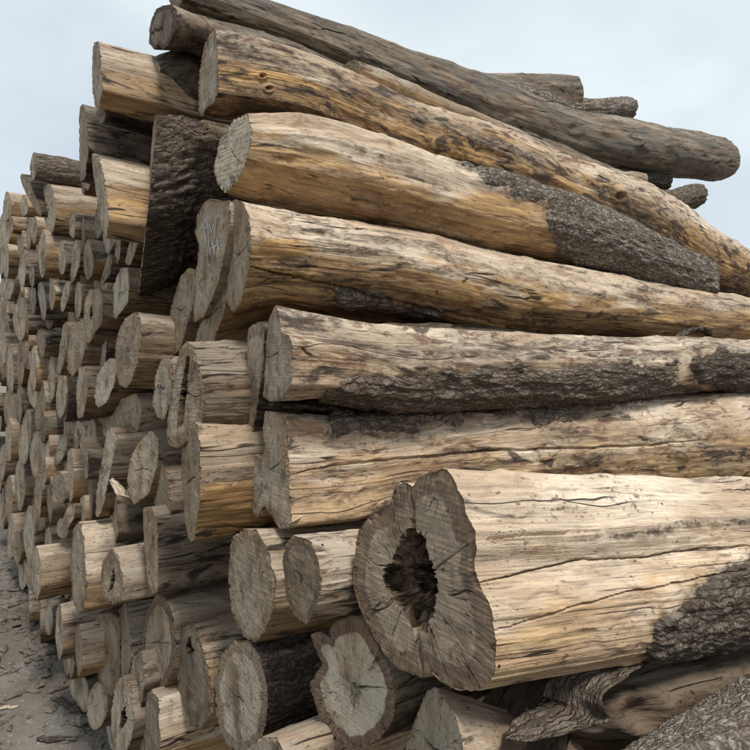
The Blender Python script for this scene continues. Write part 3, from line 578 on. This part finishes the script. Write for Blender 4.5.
lg('long leaning blue-grey strip of a log end', [(110, 427), (118, 438), (113, 457), (108, 483), (102, 510), (96, 520), (95, 505), (98, 480), (103, 452), (106, 435)], -.10, T1, (.55, .2, .9, .1), 2, asp=.6)
lg('large pale end with small dark pits, left of the tall narrow ends', [(127, 480), (130, 458), (139, 441), (151, 430), (158, 438), (158, 460), (153, 480), (148, 495), (134, 505), (128, 500)], -.05, (.3, .5, .3, .7), (.60, .5, .9, .15), 2)
lg('dark log whose torn fibres hang over its thin end', [(109, 482), (114, 478), (117, 500), (118, 535), (114, 547), (110, 525)], -.06, (.08, .3, .3, .8), P2, 2)
lg('tall narrow tan end, edge-on, left of the two-storey orange log', [(155, 468), (161, 459), (167, 475), (171, 510), (169, 550), (164, 568), (158, 550), (154, 500)], -.03, (.15, .4, .2, .8), (.40, .8, .3, .4), 2, asp=.6)
lg('pale upright slab-like end left of the tall narrow one', [(143, 508), (151, 507), (157, 520), (158, 560), (158, 592), (152, 594), (147, 580), (144, 545)], -.08, (.12, .3, .3, .8), (.62, .7, .3, .1), 2, asp=.6)
lg('smooth log with a slit in its grey-brown oval end', [(100, 588), (102, 562), (112, 547), (119, 560), (123, 583), (121, 602), (112, 604), (104, 600)], -.14, (.52, .35, .6, .4), (.36, .5, .5, .5), 2,
   hole=[(109, 592), (111, 576), (114, 566), (115, 576), (113, 588)], pith=(112, 580))
lg('yellowish log with a wide pale end left of the slit-ended log', [(70, 566), (73, 528), (79, 521), (84, 540), (86, 580), (84, 610), (78, 614), (72, 600)], -.16, (.66, .85, .2, .4), (.45, .5, .6, .3), 2)
lg('bright yellow sliver of a log above the yellowish one', [(79, 520), (80, 498), (84, 495), (85, 521), (82, 523)], -.05, (.95, .7, .1, .2), P3, 1)
lg('orange-sided log with its end edge-on at far left centre', [(67, 500), (67, 452), (71, 448), (74, 470), (73, 496), (70, 504)], -.07, (.75, 1., .05, .3), P3, 2)
lg('dark blue-grey sided log left of the orange-sided one', [(47, 505), (46, 478), (49, 472), (52, 485), (53, 510), (50, 525)], -.08, (.30, .1, 1., .3), P4, 2)
lg('thin curled end in front of the orange-sided log', [(79, 441), (82, 436), (88, 455), (88, 478), (85, 480)], -.12, T4, P2, 1)
lg('upright pale end with a black hole, below the spattered one', [(84, 300), (90, 289), (99, 288), (103, 300), (102, 322), (95, 333), (88, 345), (84, 340), (83, 320)], -.08, T1, (.50, .6, .5, .2), 2, hole=[(90, 308), (92, 304), (93, 314), (91, 322), (89, 316)], pith=(91.2, 313))
lg('broad spattered end left of the one with the black hole', [(66, 350), (71, 327), (79, 319), (84, 335), (85, 347), (81, 367), (72, 377), (67, 370)], -.10, T1, (.44, .4, .6, .2), 2)
lg('thin tilted end at the left of the broad spattered one', [(56, 370), (63, 324), (67, 321), (69, 333), (64, 362), (59, 377)], -.10, T1, P2, 1)
lg('long narrow end under the broad spattered one', [(76, 387), (79, 367), (85, 366), (87, 395), (83, 417), (77, 419)], -.10, T1, P1, 1)
lg('round stub end with grey face near the yellowish log', ell(62, 529, 6, 10, -1, seed=9), -.06, T1, P1, 1)
lg('pale tilted oval end above the round grey stub', [(62, 522), (68, 505), (75, 503), (74, 518), (66, 531)], -.09, T1, P3, 1)
lg('end splashed with white paint beside the yellowish log', [(60, 588), (63, 568), (68, 562), (72, 575), (72, 592), (66, 600)], -.02, T1, (.55, .4, .8, .3), 1,
   marks=[('chalk', 2.2, [((64, 566), (67, 572)), ((63, 575), (67, 580)), ((63, 584), (65, 589))])])
# bottom left corner of the stack
lg('tall log end with a black mould stain, at the lower left', [(92, 624), (98, 614), (110, 612), (118, 617), (120, 650), (119, 680), (112, 697), (102, 690), (95, 668)], -.05, T1, (.33, .3, .6, .5), 2)
lg('grey upright end beside the mould-stained one', [(118, 610), (125, 603), (129, 625), (131, 660), (127, 680), (121, 676)], -.05, (.32, .4, .5, .8), (.25, .1, .6, .3), 2)
lg('small pale end in the lowest row at the bottom left', ell(97, 706, 11, 23, 2, seed=5), -.06, T1, (.62, .8, .8, .1), 2)
lg('leaf-shaped end with a black lightning-like crack, bottom left', [(111, 706), (115, 685), (122, 675), (130, 685), (132, 703), (134, 722), (131, 741), (125, 754), (116, 757), (111, 735)], -.10, T1, (.55, .5, .9, .1), 2,
   hole=[(119, 729), (121, 712), (126, 704), (125, 716), (128, 717), (123, 728)], pith=(123, 717))
lg('tall thin end right of the leaf-shaped cracked one', [(128, 682), (133, 657), (142, 650), (145, 683), (139, 715), (132, 713)], -.08, (.2, .3, .2, .8), (.48, .6, .5, .3), 2)
lg('yellow-sided log in the lower left wall left of the mould-stained end', [(75, 650), (75, 628), (79, 624), (82, 640), (82, 670), (78, 678)], -.12, (.68, .85, .1, .4), P2, 1)
lg('thin upright edge of a log between two low yellow logs at left', [(67, 660), (68, 628), (71, 621), (74, 640), (74, 670), (70, 681)], -.08, T1, P1, 1)
lg('brown log near the ground with a white flake on its edge', [(55, 640), (56, 610), (60, 603), (63, 625), (63, 650), (59, 662)], -.14, (.42, .7, .2, .6), P1, 1)
lg('orange-brown log close to the ground at the lower left', [(31, 585), (32, 555), (36, 545), (40, 560), (41, 588), (37, 602)], -.16, (.55, .8, .1, .5), P1, 1)
lg('broad end of the bottom row standing on the dirt, left of the small pale one', [(73, 700), (77, 682), (84, 684), (86, 705), (82, 722), (76, 718)], .02, T4, P4, 1)
# middle of the face
lg('big end with a thin diagonal crack and brown rim, lower left of centre', [(142, 640), (146, 612), (156, 594), (164, 597), (172, 612), (176, 645), (173, 670), (163, 690), (152, 688), (143, 665)], -.05,
   (.40, .6, .2, .5), (.42, .3, .6, .95), 3, cracks=[(2.85, 0, .98, .004), (-.35, 0, 1., .004)], marks=[])
lg('dark brown end with a hollow notch near its top edge', [(175, 640), (184, 626), (193, 624), (200, 640), (205, 657), (211, 690), (209, 715), (202, 731), (192, 727), (183, 707), (176, 675)], -.04,
   (.42, .75, .1, .5), (.12, .1, .45, .35), 3, hole=[(188, 638), (191, 636), (192, 646), (195, 650), (192, 656), (188, 654), (186, 646)], pith=(190, 647))
lg('yellow-sided log at the bottom edge left of the bleached round end', [(138, 715), (143, 696), (151, 690), (158, 700), (160, 740), (157, 775), (145, 780), (138, 750)], -.08, (.72, .9, .1, .35), (.40, .5, .4, .5), 3)
lg('bleached round end with a curved dark crack, bottom centre left', [(215, 683), (220, 655), (233, 641), (247, 641), (260, 655), (267, 685), (267, 715), (262, 738), (250, 756), (236, 755), (222, 738), (215, 712)], -.05,
   (.16, .3, .3, .7), (.55, .15, .95, .65), 3, mat='bark', cracks=[(3.5, .05, .6, .008), (-.2, 0, .35, .005), (-1.9, .0, .5, .009)])
lg('pale oval end with rough bark crumbs on its upper left rim', [(228, 580), (229, 555), (231, 537), (243, 529), (257, 530), (267, 550), (275, 580), (273, 610), (264, 633), (255, 643), (242, 636), (231, 612)], -.05,
   (.45, .75, .1, .5), (.48, .85, .65, .25), 3, dz=-.22, cracks=[(1.6, 0, .55, .005), (-1.6, 0, .4, .006)])
lg('brown diamond-shaped end left of the biggest hollow log', [(282, 560), (285, 545), (293, 535), (310, 541), (319, 562), (321, 585), (317, 605), (306, 625), (294, 617), (286, 598)], -.10,
   (.58, .4, .3, .85), (.30, .5, .3, .75), 3, dz=-.25, cracks=[(.3, .0, .35, .012), (-1.2, 0, .4, .010), (3.4, 0, .8, .003)])
lg('star-cracked round end with a pale heart and wide dark rim, bottom centre', [(312, 643), (310, 634), (322, 632), (328, 638), (330, 628), (337, 621), (350, 616), (359, 616), (370, 632), (380, 650), (389, 668), (396, 694), (393, 722), (379, 740), (364, 748), (348, 748),
    (330, 738), (320, 722), (314, 700), (309, 684), (314, 676), (322, 664), (318, 654)], -.02,
   (.06, .3, .2, .8), (.66, .1, 1., 1.), 4, pith=(357, 687), cracks=[(0.05, 0, .45, .005), (2.75, 0, .95, .006), (-2.4, 0, .9, .006), (-1.35, 0, .5, .004), (0, 0, .10, .03)])
lg('orange log stacked in two bulges, right of the tall narrow end', [(181, 440), (187, 423), (197, 424), (200, 450), (200, 500), (194, 541), (188, 541), (184, 510), (181, 475)], -.12, (.62, 1., .05, .45), (.48, .9, .3, .2), 3, low=.09, asp=.7)
lg('log with a deep vertical slot cut through its oval end', [(181, 347), (186, 342), (193, 346), (197, 363), (204, 383), (205, 405), (201, 425), (190, 440), (178, 448), (168, 445), (166, 430), (171, 395), (176, 365)], -.12,
   (.14, .4, .2, .7), (.45, .8, .6, .5), 3, asp=.8, hole=[(186, 356), (190, 357), (187, 390), (183, 425), (177, 429), (180, 395)], pith=(184, 392))
lg('rounded pale end with black lettering, left of the slotted one', [(153, 395), (156, 372), (163, 356), (170, 358), (172, 380), (169, 405), (164, 421), (157, 417), (152, 404)], -.06, T1, (.55, .5, .9, .15), 2,
   marks=[('ink', 1.0, [((153, 386), (155, 390)), ((155, 386), (156, 391)), ((158, 388), (164, 388.5)), ((164, 388.5), (166, 386)), ((159, 384), (158, 388)), ((161, 384), (161, 388))])])
lg('thin ragged upright end left of the fluted log', [(248, 328), (257, 322), (264, 326), (263, 360), (258, 400), (252, 436), (244, 440), (243, 410), (246, 370)], .0, T4, (.60, .3, .6, .5), 2, asp=.55)
lg('pale flat-topped log just entering at the bottom edge', ell(262, 775, 22, 40, 3, seed=12), -.12, (.85, .3, .5, .3), P1, 2)
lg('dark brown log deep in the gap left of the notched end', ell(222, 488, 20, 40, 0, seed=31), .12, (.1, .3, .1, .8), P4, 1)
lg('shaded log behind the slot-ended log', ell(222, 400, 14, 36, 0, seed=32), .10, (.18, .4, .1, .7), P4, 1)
NTR = len(LOGS)

SMALL = [  # cx, cy, half width, half height, lean, X, kind (0 pale 1 tan 2 grey 3 dark), bark
 (33,167,3,14,0,-.22,2,1),(31,195,4,24,-11,-.22,3,0),(49,208,6,26,-2,-.12,0,0),(7,207,4,15,0,-.16,0,0),(24,206,4,10,0,-.12,0,0),(11,225,2.5,9,0,-.12,1,0),
 (42,254,2.5,22,0,-.16,0,0),(62,258,2.5,18,0,-.10,2,0),(75,260,3,21,3,-.06,2,0),(88,260,4,20,0,-.04,1,0),(52,295,3,15,0,-.12,1,0),(65,296,4,15,2,-.08,2,0),
 (20,318,7,21,0,-.10,0,0),(1,258,3,18,0,-.10,2,0),(6,262,3,18,0,-.08,0,0),(23,268,3,18,0,-.10,2,0),(32,276,3,11,0,-.08,3,0),(9,290,4,12,3,-.06,2,0),(33,300,2.5,16,0,-.04,3,0),(42,300,2.5,20,-2,-.06,2,0),
 (3,348,4,16,0,-.10,0,0),(10,369,4,24,0,-.08,2,0),(21,360,3,26,1,-.06,1,0),(33,370,3,22,0,-.14,0,0),(19,405,3,20,0,-.08,3,0),(41,343,4,15,-1,-.12,3,0),(50,380,4,24,0,-.06,2,0),(61,396,5,23,0,-.07,0,0),(40,406,4,26,2,-.10,1,0),
 (25,438,6,28,3,-.08,2,0),(36,455,6,25,0,-.07,2,0),(61,450,5,15,4,-.08,2,0),(45,445,3,24,-1,-.12,0,0),(9,440,3,21,0,-.08,0,0),(20,485,5,27,0,-.09,2,0),(38,495,3,22,0,-.12,1,0),(2,465,3,18,0,-.08,2,0),(9,500,4,24,0,-.08,1,0),
 (29,536,5,32,0,-.10,2,0),(31,590,3,16,0,-.02,2,0),(17,548,4,17,0,-.06,1,0),(11,538,3,24,0,-.10,0,0),(48,548,4,20,0,-.08,0,0),(49,618,4,18,0,-.06,2,0),(2,515,4,13,0,-.04,2,0),(54,232,3,10,0,-.02,3,0),(34,230,3,14,0,-.06,0,0),(72,225,3,14,0,-.02,2,0),
 (76,440,3,14,0,-.02,3,0),(92,438,2,20,0,-.05,2,0),(55,340,3,12,0,0,1,0)]
rr = np.random.default_rng(177)
TN = [(.46, .85, .2, .6), (.28, 1., .1, .7), (.24, .5, .7, .8), (.03, .5, .3, 1.)]  # side tones darkened and stained so the wall's shade sits in the colour
FN = [(.55, .4, .8, .15), (.42, .7, .4, .25), (.46, .2, .9, .3), (.30, .3, .5, .5)]
for (cx_, cy_, hw_, hh_, le_, X_, kd_, bk_) in SMALL:
    X_ = X_ * .6 + max(0, 32 - cx_) * .004
    hw_ = max(hw_, .16 * hh_ * (cx_ + 110) / 130)
    log('', ell(cx_, cy_, hw_, hh_, le_, seed=int(cx_ * 7 + cy_), rough=.09), X_, tone=TN[kd_] if not bk_ else (.75, 0, 0, 0), ftone=FN[kd_], res=1, mat='bark' if bk_ else 'wood', L=2.4, blend=.8)
    LOGS[-1]['desc'] = (LOGS[-1]['r'], TN[kd_], FN[kd_], 1, 'bark' if bk_ else 'wood'); LOGS[-1]['vis'] = True
# ================================================================== the rest of the wall: pack the gaps
def yz(d): return d['C'][1], d['C'][2]
sky_x = [-400, 0, 6, 12, 20, 29, 30, 79, 80, 92, 93, 145, 150, 200, 330]; sky_y = [185, 198, 196, 192, 184, 178, 152, 152, 106, 100, 45, 42, 8, 30, 60]
obst = []
for d in LOGS:
    if 'far ' in d['root']['label']: continue
    P_ = d['C']; sc_ = (0. - CAM[0]) / (P_[0] - CAM[0]); Q_ = CAM + (P_ - CAM) * sc_          # as seen on the plane of the wall
    obst.append((Q_[1], Q_[2], d['r'] * .86))
# traced faces are often lobed: cover tall ones by two discs as well
cand = []
rr = np.random.default_rng(77)
def free(y, z, r, k=.93):
    for a, b, c in obst:
        if (a - y) ** 2 + (b - z) ** 2 < ((c + r) * k) ** 2: return False
    return True
packed = []
for rad, tries in ((.155, 500), (.13, 900), (.115, 1500), (.10, 2500), (.085, 4000), (.07, 7000), (.058, 7000)):
    for _ in range(tries):
        y = rr.uniform(.45, 8.2); z = rr.uniform(.05, 3.2); r = rad * rr.uniform(.92, 1.08)
        if z - r < .0 or z + r > 3.12: continue
        if y < 1.35 and z > .55 + .5 * max(0, y - .35): continue
        P = np.array([max(0., y - 3.9) * .075, y, z]); px, py = topx(P); hp = r / depth(P) * FPX
        if (y > 4.6 and rad < .08) or (y > 6.2 and rad < .11) or y > 8.1 or (26 < px < 84 and py < 232): continue
        if px > 520 or (px > 240 and py < 735): continue
        if px < 300 and py - hp * 1.1 < np.interp(px, sky_x, sky_y) + 1: continue
        if px < -34 or py > 775 or (px > 200 and py < 560) or (px > 135 and py < 125): continue
        if free(y, z, r): obst.append((y, z, r)); packed.append((y, z, r))
packed.sort(key=lambda p: -p[0])
print('packed', len(packed), 'traced', NTR)
shapes = ['round', 'oval', 'lobed', 'angular']
for i, (y, z, r) in enumerate(packed):
    back = max(0., y - 3.9) * .075; P = np.array([back, y, z]); px, py = topx(P); vis = 0 < px < 750 and py < 760
    recess = rr.uniform(.10, .34) if y < 2.5 else back + (rr.uniform(-.03, .05) if rr.random() < .8 else rr.uniform(-.10, .10))
    u = rr.random()
    kind = 0 if u < .3 else (1 if u < .6 else (2 if u < .8 else 3))
    kind = kind if y > 2.5 or px < 90 else 3; tone = TN[kind]  # recessed fillers take the dark tone: gap shade painted into the wood
    ft = [(.66, .4, .8, .15), (.5, .7, .5, .25), (.46, .2, .95, .3), (.25, .3, .4, .5)][rr.integers(0, 4)]
    jit = lambda t: tuple(float(np.clip(v + rr.normal() * .09, 0, 1)) for v in t)
    n = 18; a = np.arange(n) * 2 * math.pi / n; shp = rr.integers(0, 4)
    k = 1 + [.02, .10, .07, .04][shp] * np.cos(2 * a + rr.uniform(0, 6)) + [.02, .03, .13, .03][shp] * np.cos(3 * a + rr.uniform(0, 6)) + [.01, .02, .03, .05][shp] * rr.normal(size=n)
    rk = r * 1.14 * k * (1 + .10 * np.sin(a) ** 2); Pw = np.array([recess, y, z]); pl = []
    if shp == 3: rk = np.minimum(rk, r * .93 / np.maximum(.3, np.abs(np.cos(a - rr.uniform(0, 3)))))
    th0 = rr.uniform(-.22, .22)
    for aa, q in zip(a, rk):
        X = np.array([recess + th0 * q * math.cos(aa) + .12 * rr.normal() * 0, y + q * math.cos(aa), z + q * math.sin(aa)]); pl.append(topx(X))
    mt = 'bark' if rr.random() < .13 else 'wood'
    log('', pl, recess, tone=jit(tone) if mt == 'wood' else (.5, 0, 0, 0), ftone=jit(ft), res=1 if (y < 3.6 and vis) else 0, mat=mt, L=2.4, blend=.6, phi=math.degrees(th0) * .999,
        group='cut logs stacked in the pile' if vis else 'logs of the pile outside the picture')
    LOGS[-1]['desc'] = (r, tone, ft, shp, mt); LOGS[-1]['vis'] = vis
# labels: rank every small end within narrow upright columns counted from the left edge of the picture
ordn = ['topmost', 'second', 'third', 'fourth', 'fifth', 'sixth', 'seventh', 'eighth', 'ninth', 'tenth', 'eleventh', 'twelfth', 'thirteenth', 'fourteenth', 'fifteenth', 'sixteenth', 'seventeenth', 'eighteenth', 'nineteenth', 'twentieth', 'twenty-first', 'twenty-second', 'twenty-third', 'twenty-fourth']
ordn += ['twenty-' + w for w in ordn[4:9]] + ['thirtieth'] + ['thirty-first', 'thirty-second', 'thirty-third'] + ['thirty-' + w for w in ordn[3:9]] + ['fortieth']
coln = ['leftmost', 'second', 'third', 'fourth', 'fifth', 'sixth', 'seventh', 'eighth', 'ninth', 'tenth', 'eleventh', 'twelfth']
cols = {}
land = [d for d in LOGS[:NTR]]
for d in LOGS[NTR:]:
    if not d['vis']: d['root']['label'] = 'log low in the stack or beyond the picture, closing its wall of sawn ends'; continue
    if d['px'][0] < 72: cols.setdefault(int(max(0, d['px'][0]) // 7), []).append(d)
    else: cols.setdefault('mid', []).append(d)
def word(d):
    r, t, f, sh, mt = d['desc']; size = 'wide' if r > .12 else ('small' if r < .075 else '')
    col = ('bark-covered' if mt == 'bark' else {.46: 'pale', .28: 'tan', .24: 'grey', .03: 'dark'}[t[0]])
    return ' '.join(x for x in (size, col, shapes[sh], 'log end') if x)
for c in sorted([k for k in cols if k != 'mid']):
    L_ = sorted(cols[c], key=lambda d: d['px'][1])
    for i, d in enumerate(L_): d['root']['label'] = f"{word(d)}, {ordn[min(i, 39)]} down in the {coln[c]} narrow column from the left edge"
short = {0: 'topmost log'}
seen = {}
for d in sorted(cols.get('mid', []), key=lambda d: d['px'][1]):
    best = min(land, key=lambda e: (e['px'][0] - d['px'][0]) ** 2 + (e['px'][1] - d['px'][1]) ** 2)
    dx, dy = d['px'][0] - best['px'][0], d['px'][1] - best['px'][1]
    rel = ('above' if dy < 0 else 'below') if abs(dy) > abs(dx) else ('left of' if dx < 0 else 'right of')
    lb = ' '.join(best['root']['label'].replace(',', '').split()[:8]); k = f"{word(d)} {rel} the {lb}"
    if k in seen: seen[k] += 1; k = k.replace('log end', 'log end, %s one down,' % ordn[seen[k]], 1)
    else: seen[k] = 0
    d['root']['label'] = ' '.join(k.split()[:16])

# ================================================================== loose bark, torn fibres, ground
def thing(o, label, cat, group=None):
    o['label'] = label; o['category'] = cat
    if group: o['group'] = group
    return o
def slab(name, path, wid, thick, mat, label, cat, rough=.34, seed=1, tone=(.5, .4, .3, .4), n=60, m=22, group=None, curl=.25):
    """a curled strip of bark following 3D points"""
    at, LL = crom(np.array([np.append(p, w_) for p, w_ in zip(path, wid)]), 0); s = np.linspace(0, LL, n); K = at(s); c = K[:, :3]
    T = np.gradient(c, axis=0); T /= np.linalg.norm(T, axis=1)[:, None]
    side = np.cross(T, UP); side /= np.linalg.norm(side, axis=1)[:, None]; nm = np.cross(side, T)
    a = np.linspace(0, 2 * math.pi, m, endpoint=False); ca, sa = np.cos(a), np.sin(a)
    w = K[:, 3][:, None] * (1 + rough * fbm(s[:, None] * 14 + seed, ca * .9, sa * .9 + seed, 4)); en = np.clip(np.minimum(s, LL - s) / (LL * .06), .12, 1)[:, None]
    h = thick * (1 + .7 * fbm(s[:, None] * 30 + seed, ca * 2, sa * 2, 3))
    u = w * ca * en; v = h * sa * en + curl * (u ** 2) / np.maximum(K[:, 3][:, None], .005) + .4 * thick * fbm(s[:, None] * 25, u * 30, seed + 0 * u, 3)
    V = c[:, None] + side[:, None] * u[..., None] + nm[:, None] * v[..., None]; Q = grid_quads(n, m, True)
    caps = [tuple(range(m))[::-1], tuple(range((n - 1) * m, n * m))]
    rest = stk([s[:, None] + 0 * u + seed, u, v], -1); org = c.mean(0) - np.array([0, 0, .01])
    o = mesh_obj(name, V, [tuple(q) for q in Q] + caps, M[mat], None, {'rest': rest, 'up': sa + 0 * u}, tone, org=org)
    return thing(o, label, cat, group)
def PY(px, py, Y): return hitY(px, py, Y)
slab('bark_strip', [PY(506, 738, .50), PY(545, 728, .47), PY(572, 715, .46), PY(578, 692, .46), PY(598, 673, .45), PY(640, 655, .44)], [.02, .035, .045, .05, .045, .03], .0035, 'bark',
     'curling grey bark strip peeling off under the hollow log', 'bark strip', seed=3, tone=(.85, 0, 0, 0), n=110, m=30)
slab('bark_strip', [hitX(268, 404, .0), hitX(296, 407, .06), hitX(322, 409, .12), hitX(346, 409, .2)], [.01, .014, .016, .01], .006, 'bark',
     'ragged dark bark strip squeezed between the fluted log and the notched one', 'bark strip', seed=8, tone=(.3, 0, 0, 0))
slab('bark_chip', [PY(676, 338, .86), PY(690, 331, .86), PY(704, 330, .85), PY(712, 337, .85)], [.012, .02, .02, .01], .010, 'bark',
     'small broken bark chip on top of the fluted log at right', 'bark chip', seed=9, tone=(.5, 0, 0, 0))
slab('wood_splinter', [hitX(111, 479, -.10), hitX(118, 487, -.12), hitX(125, 497, -.11), hitX(132, 504, -.06)], [.006, .014, .012, .004], .006, 'fibre',
     'pale torn splinter bundle hanging over the dark log end', 'splinter', seed=4, n=60, curl=-.1, rough=.8)
slab('wood_chip', [hitX(452, 708, .03), hitX(462, 704, .06), hitX(472, 699, .09)], [.010, .013, .008], .006, 'fibre',
     'small yellow wood chip on the broken grey-ended log', 'wood chip', seed=5, n=24, tone=(.9, .9, 0, 0))
slab('wood_splinter', [hitX(288, 524, -.02), hitX(296, 520, -.01), hitX(304, 514, .02)], [.002, .004, .002], .002, 'fibre',
     'tiny frayed splinter at the lower corner of the notched log', 'splinter', seed=6, n=20)
# ground
def gz(x, y): return .035 * fbm(x * .9, y * .9, 0 * x + .5, 3) + .012 * fbm(x * 5, y * 5, 0 * x + 2, 4) - .02
gx = np.concatenate([[-700, -200, -60, -20, -9], np.linspace(-6, 0, 150), np.linspace(.05, 4, 20), [8, 20, 60, 200, 700]])
gy = np.concatenate([[-700, -200, -60, -20, -8, -4], np.linspace(-1.5, 12, 330), [16, 24, 60, 200, 700]])
GX, GY = np.meshgrid(gx, gy, indexing='ij'); fall = (np.abs(GX) < 8) & (GY > -5) & (GY < 14)
GZ = np.where(fall, gz(GX, GY), -.02)
g = mesh_obj('ground', stk([GX, GY, GZ], -1), grid_quads(len(gx), len(gy), False, False), M['dirt'], None); g['kind'] = 'structure'
def ghit(px, py): d = ray(px, py); return CAM + d * (-CAM[2] / d[2])
def gstick(px1, py1, px2, py2, w, t, mat, label, name, cat, seed, tone=(.2, 0, .4, .5), group=None):
    a, b = ghit(px1, py1), ghit(px2, py2); pts = [a * (1 - t_) + b * t_ for t_ in (0, .35, .7, 1)]
    rg = np.random.default_rng(seed); pts = [p + np.array([rg.normal() * .012, rg.normal() * .012, 0]) for p in pts]
    pts = [np.array([p[0], p[1], float(gz(np.array(p[0]), np.array(p[1]))) + t * .9]) for p in pts]
    slab(name, pts, [w * .6, w, w * .9, w * .5], t, mat, label, cat, seed=seed, tone=tone, n=30, m=12, group=group, curl=.2)
gstick(-8, 622, 20, 613, .025, .018, 'litter', 'dark stick lying on the dirt at the left edge', 'stick', 'stick', 41)
gstick(48, 693, 72, 684, .018, .009, 'litter', 'dark bark chip on the dirt beside the lowest logs', 'bark_chip', 'bark chip', 42)
gstick(36, 738, 78, 741, .018, .008, 'bark', 'large rough bark chip at the bottom left corner', 'bark_chip', 'bark chip', 43, (.4, 0, 0, 0))
gstick(0, 700, 22, 694, .012, .010, 'litter', 'thin twig on the dirt at the left edge below the stick', 'twig', 'twig', 44)
gstick(0, 706, 18, 707, .010, .008, 'fibre', 'thin pale twig just below the dark twig at the left edge', 'twig', 'twig', 45)
gstick(22, 649, 36, 654, .02, .010, 'litter', 'small dark chip midway along the dirt strip', 'bark_chip', 'bark chip', 46)
gstick(40, 640, 50, 644, .02, .01, 'litter', 'small dark chip at the foot of the stack', 'bark_chip', 'bark chip', 47)
gstick(52, 700, 80, 716, .016, .007, 'bark', 'grey bark piece lying against the lowest pale log end', 'bark_chip', 'bark chip', 48, (.6, 0, 0, 0))
# crumbs and litter nobody could count
V, F_, rs = [], [], np.random.default_rng(9)
for i in range(4800):
    y = rs.uniform(.8, 8); x = -rs.exponential(.55) + .1 if rs.random() < .6 else rs.uniform(-3.5, 0)
    if (x + .7) ** 2 + y ** 2 < .2: continue
    l = rs.lognormal(-4.15, .65); w = l * rs.uniform(.2, .6); t = l * rs.uniform(.08, .3); a = rs.uniform(0, math.pi)
    ca, sa = math.cos(a), math.sin(a); z = float(gz(np.array(x), np.array(y))) + t * .4; tl = rs.normal() * .15; i0 = len(V)
    for u, v, q in ((-1, -.6, 0), (-.2, -1, 0), (1, -.3, 0), (.8, .8, 0), (-.7, .9, 0), (0, 0, 1.6)):
        u *= l * rs.uniform(.7, 1.2); v *= w * rs.uniform(.7, 1.2); V.append((x + ca * u - sa * v, y + sa * u + ca * v, z + q * t + tl * u))
    F_ += [(i0 + k, i0 + (k + 1) % 5, i0 + 5) for k in range(5)]
li = mesh_obj('wood_litter', V, F_, M['litter'], None, {'rest': np.array(V)}, smooth=False); li['kind'] = 'stuff'; li['label'] = 'wood crumbs and bark litter on the dirt'; li['category'] = 'litter'
bpy.context.view_layer.update()
print('tris', sum(len(o.data.polygons) * 2 for o in COL.objects if o.type == 'MESH'))
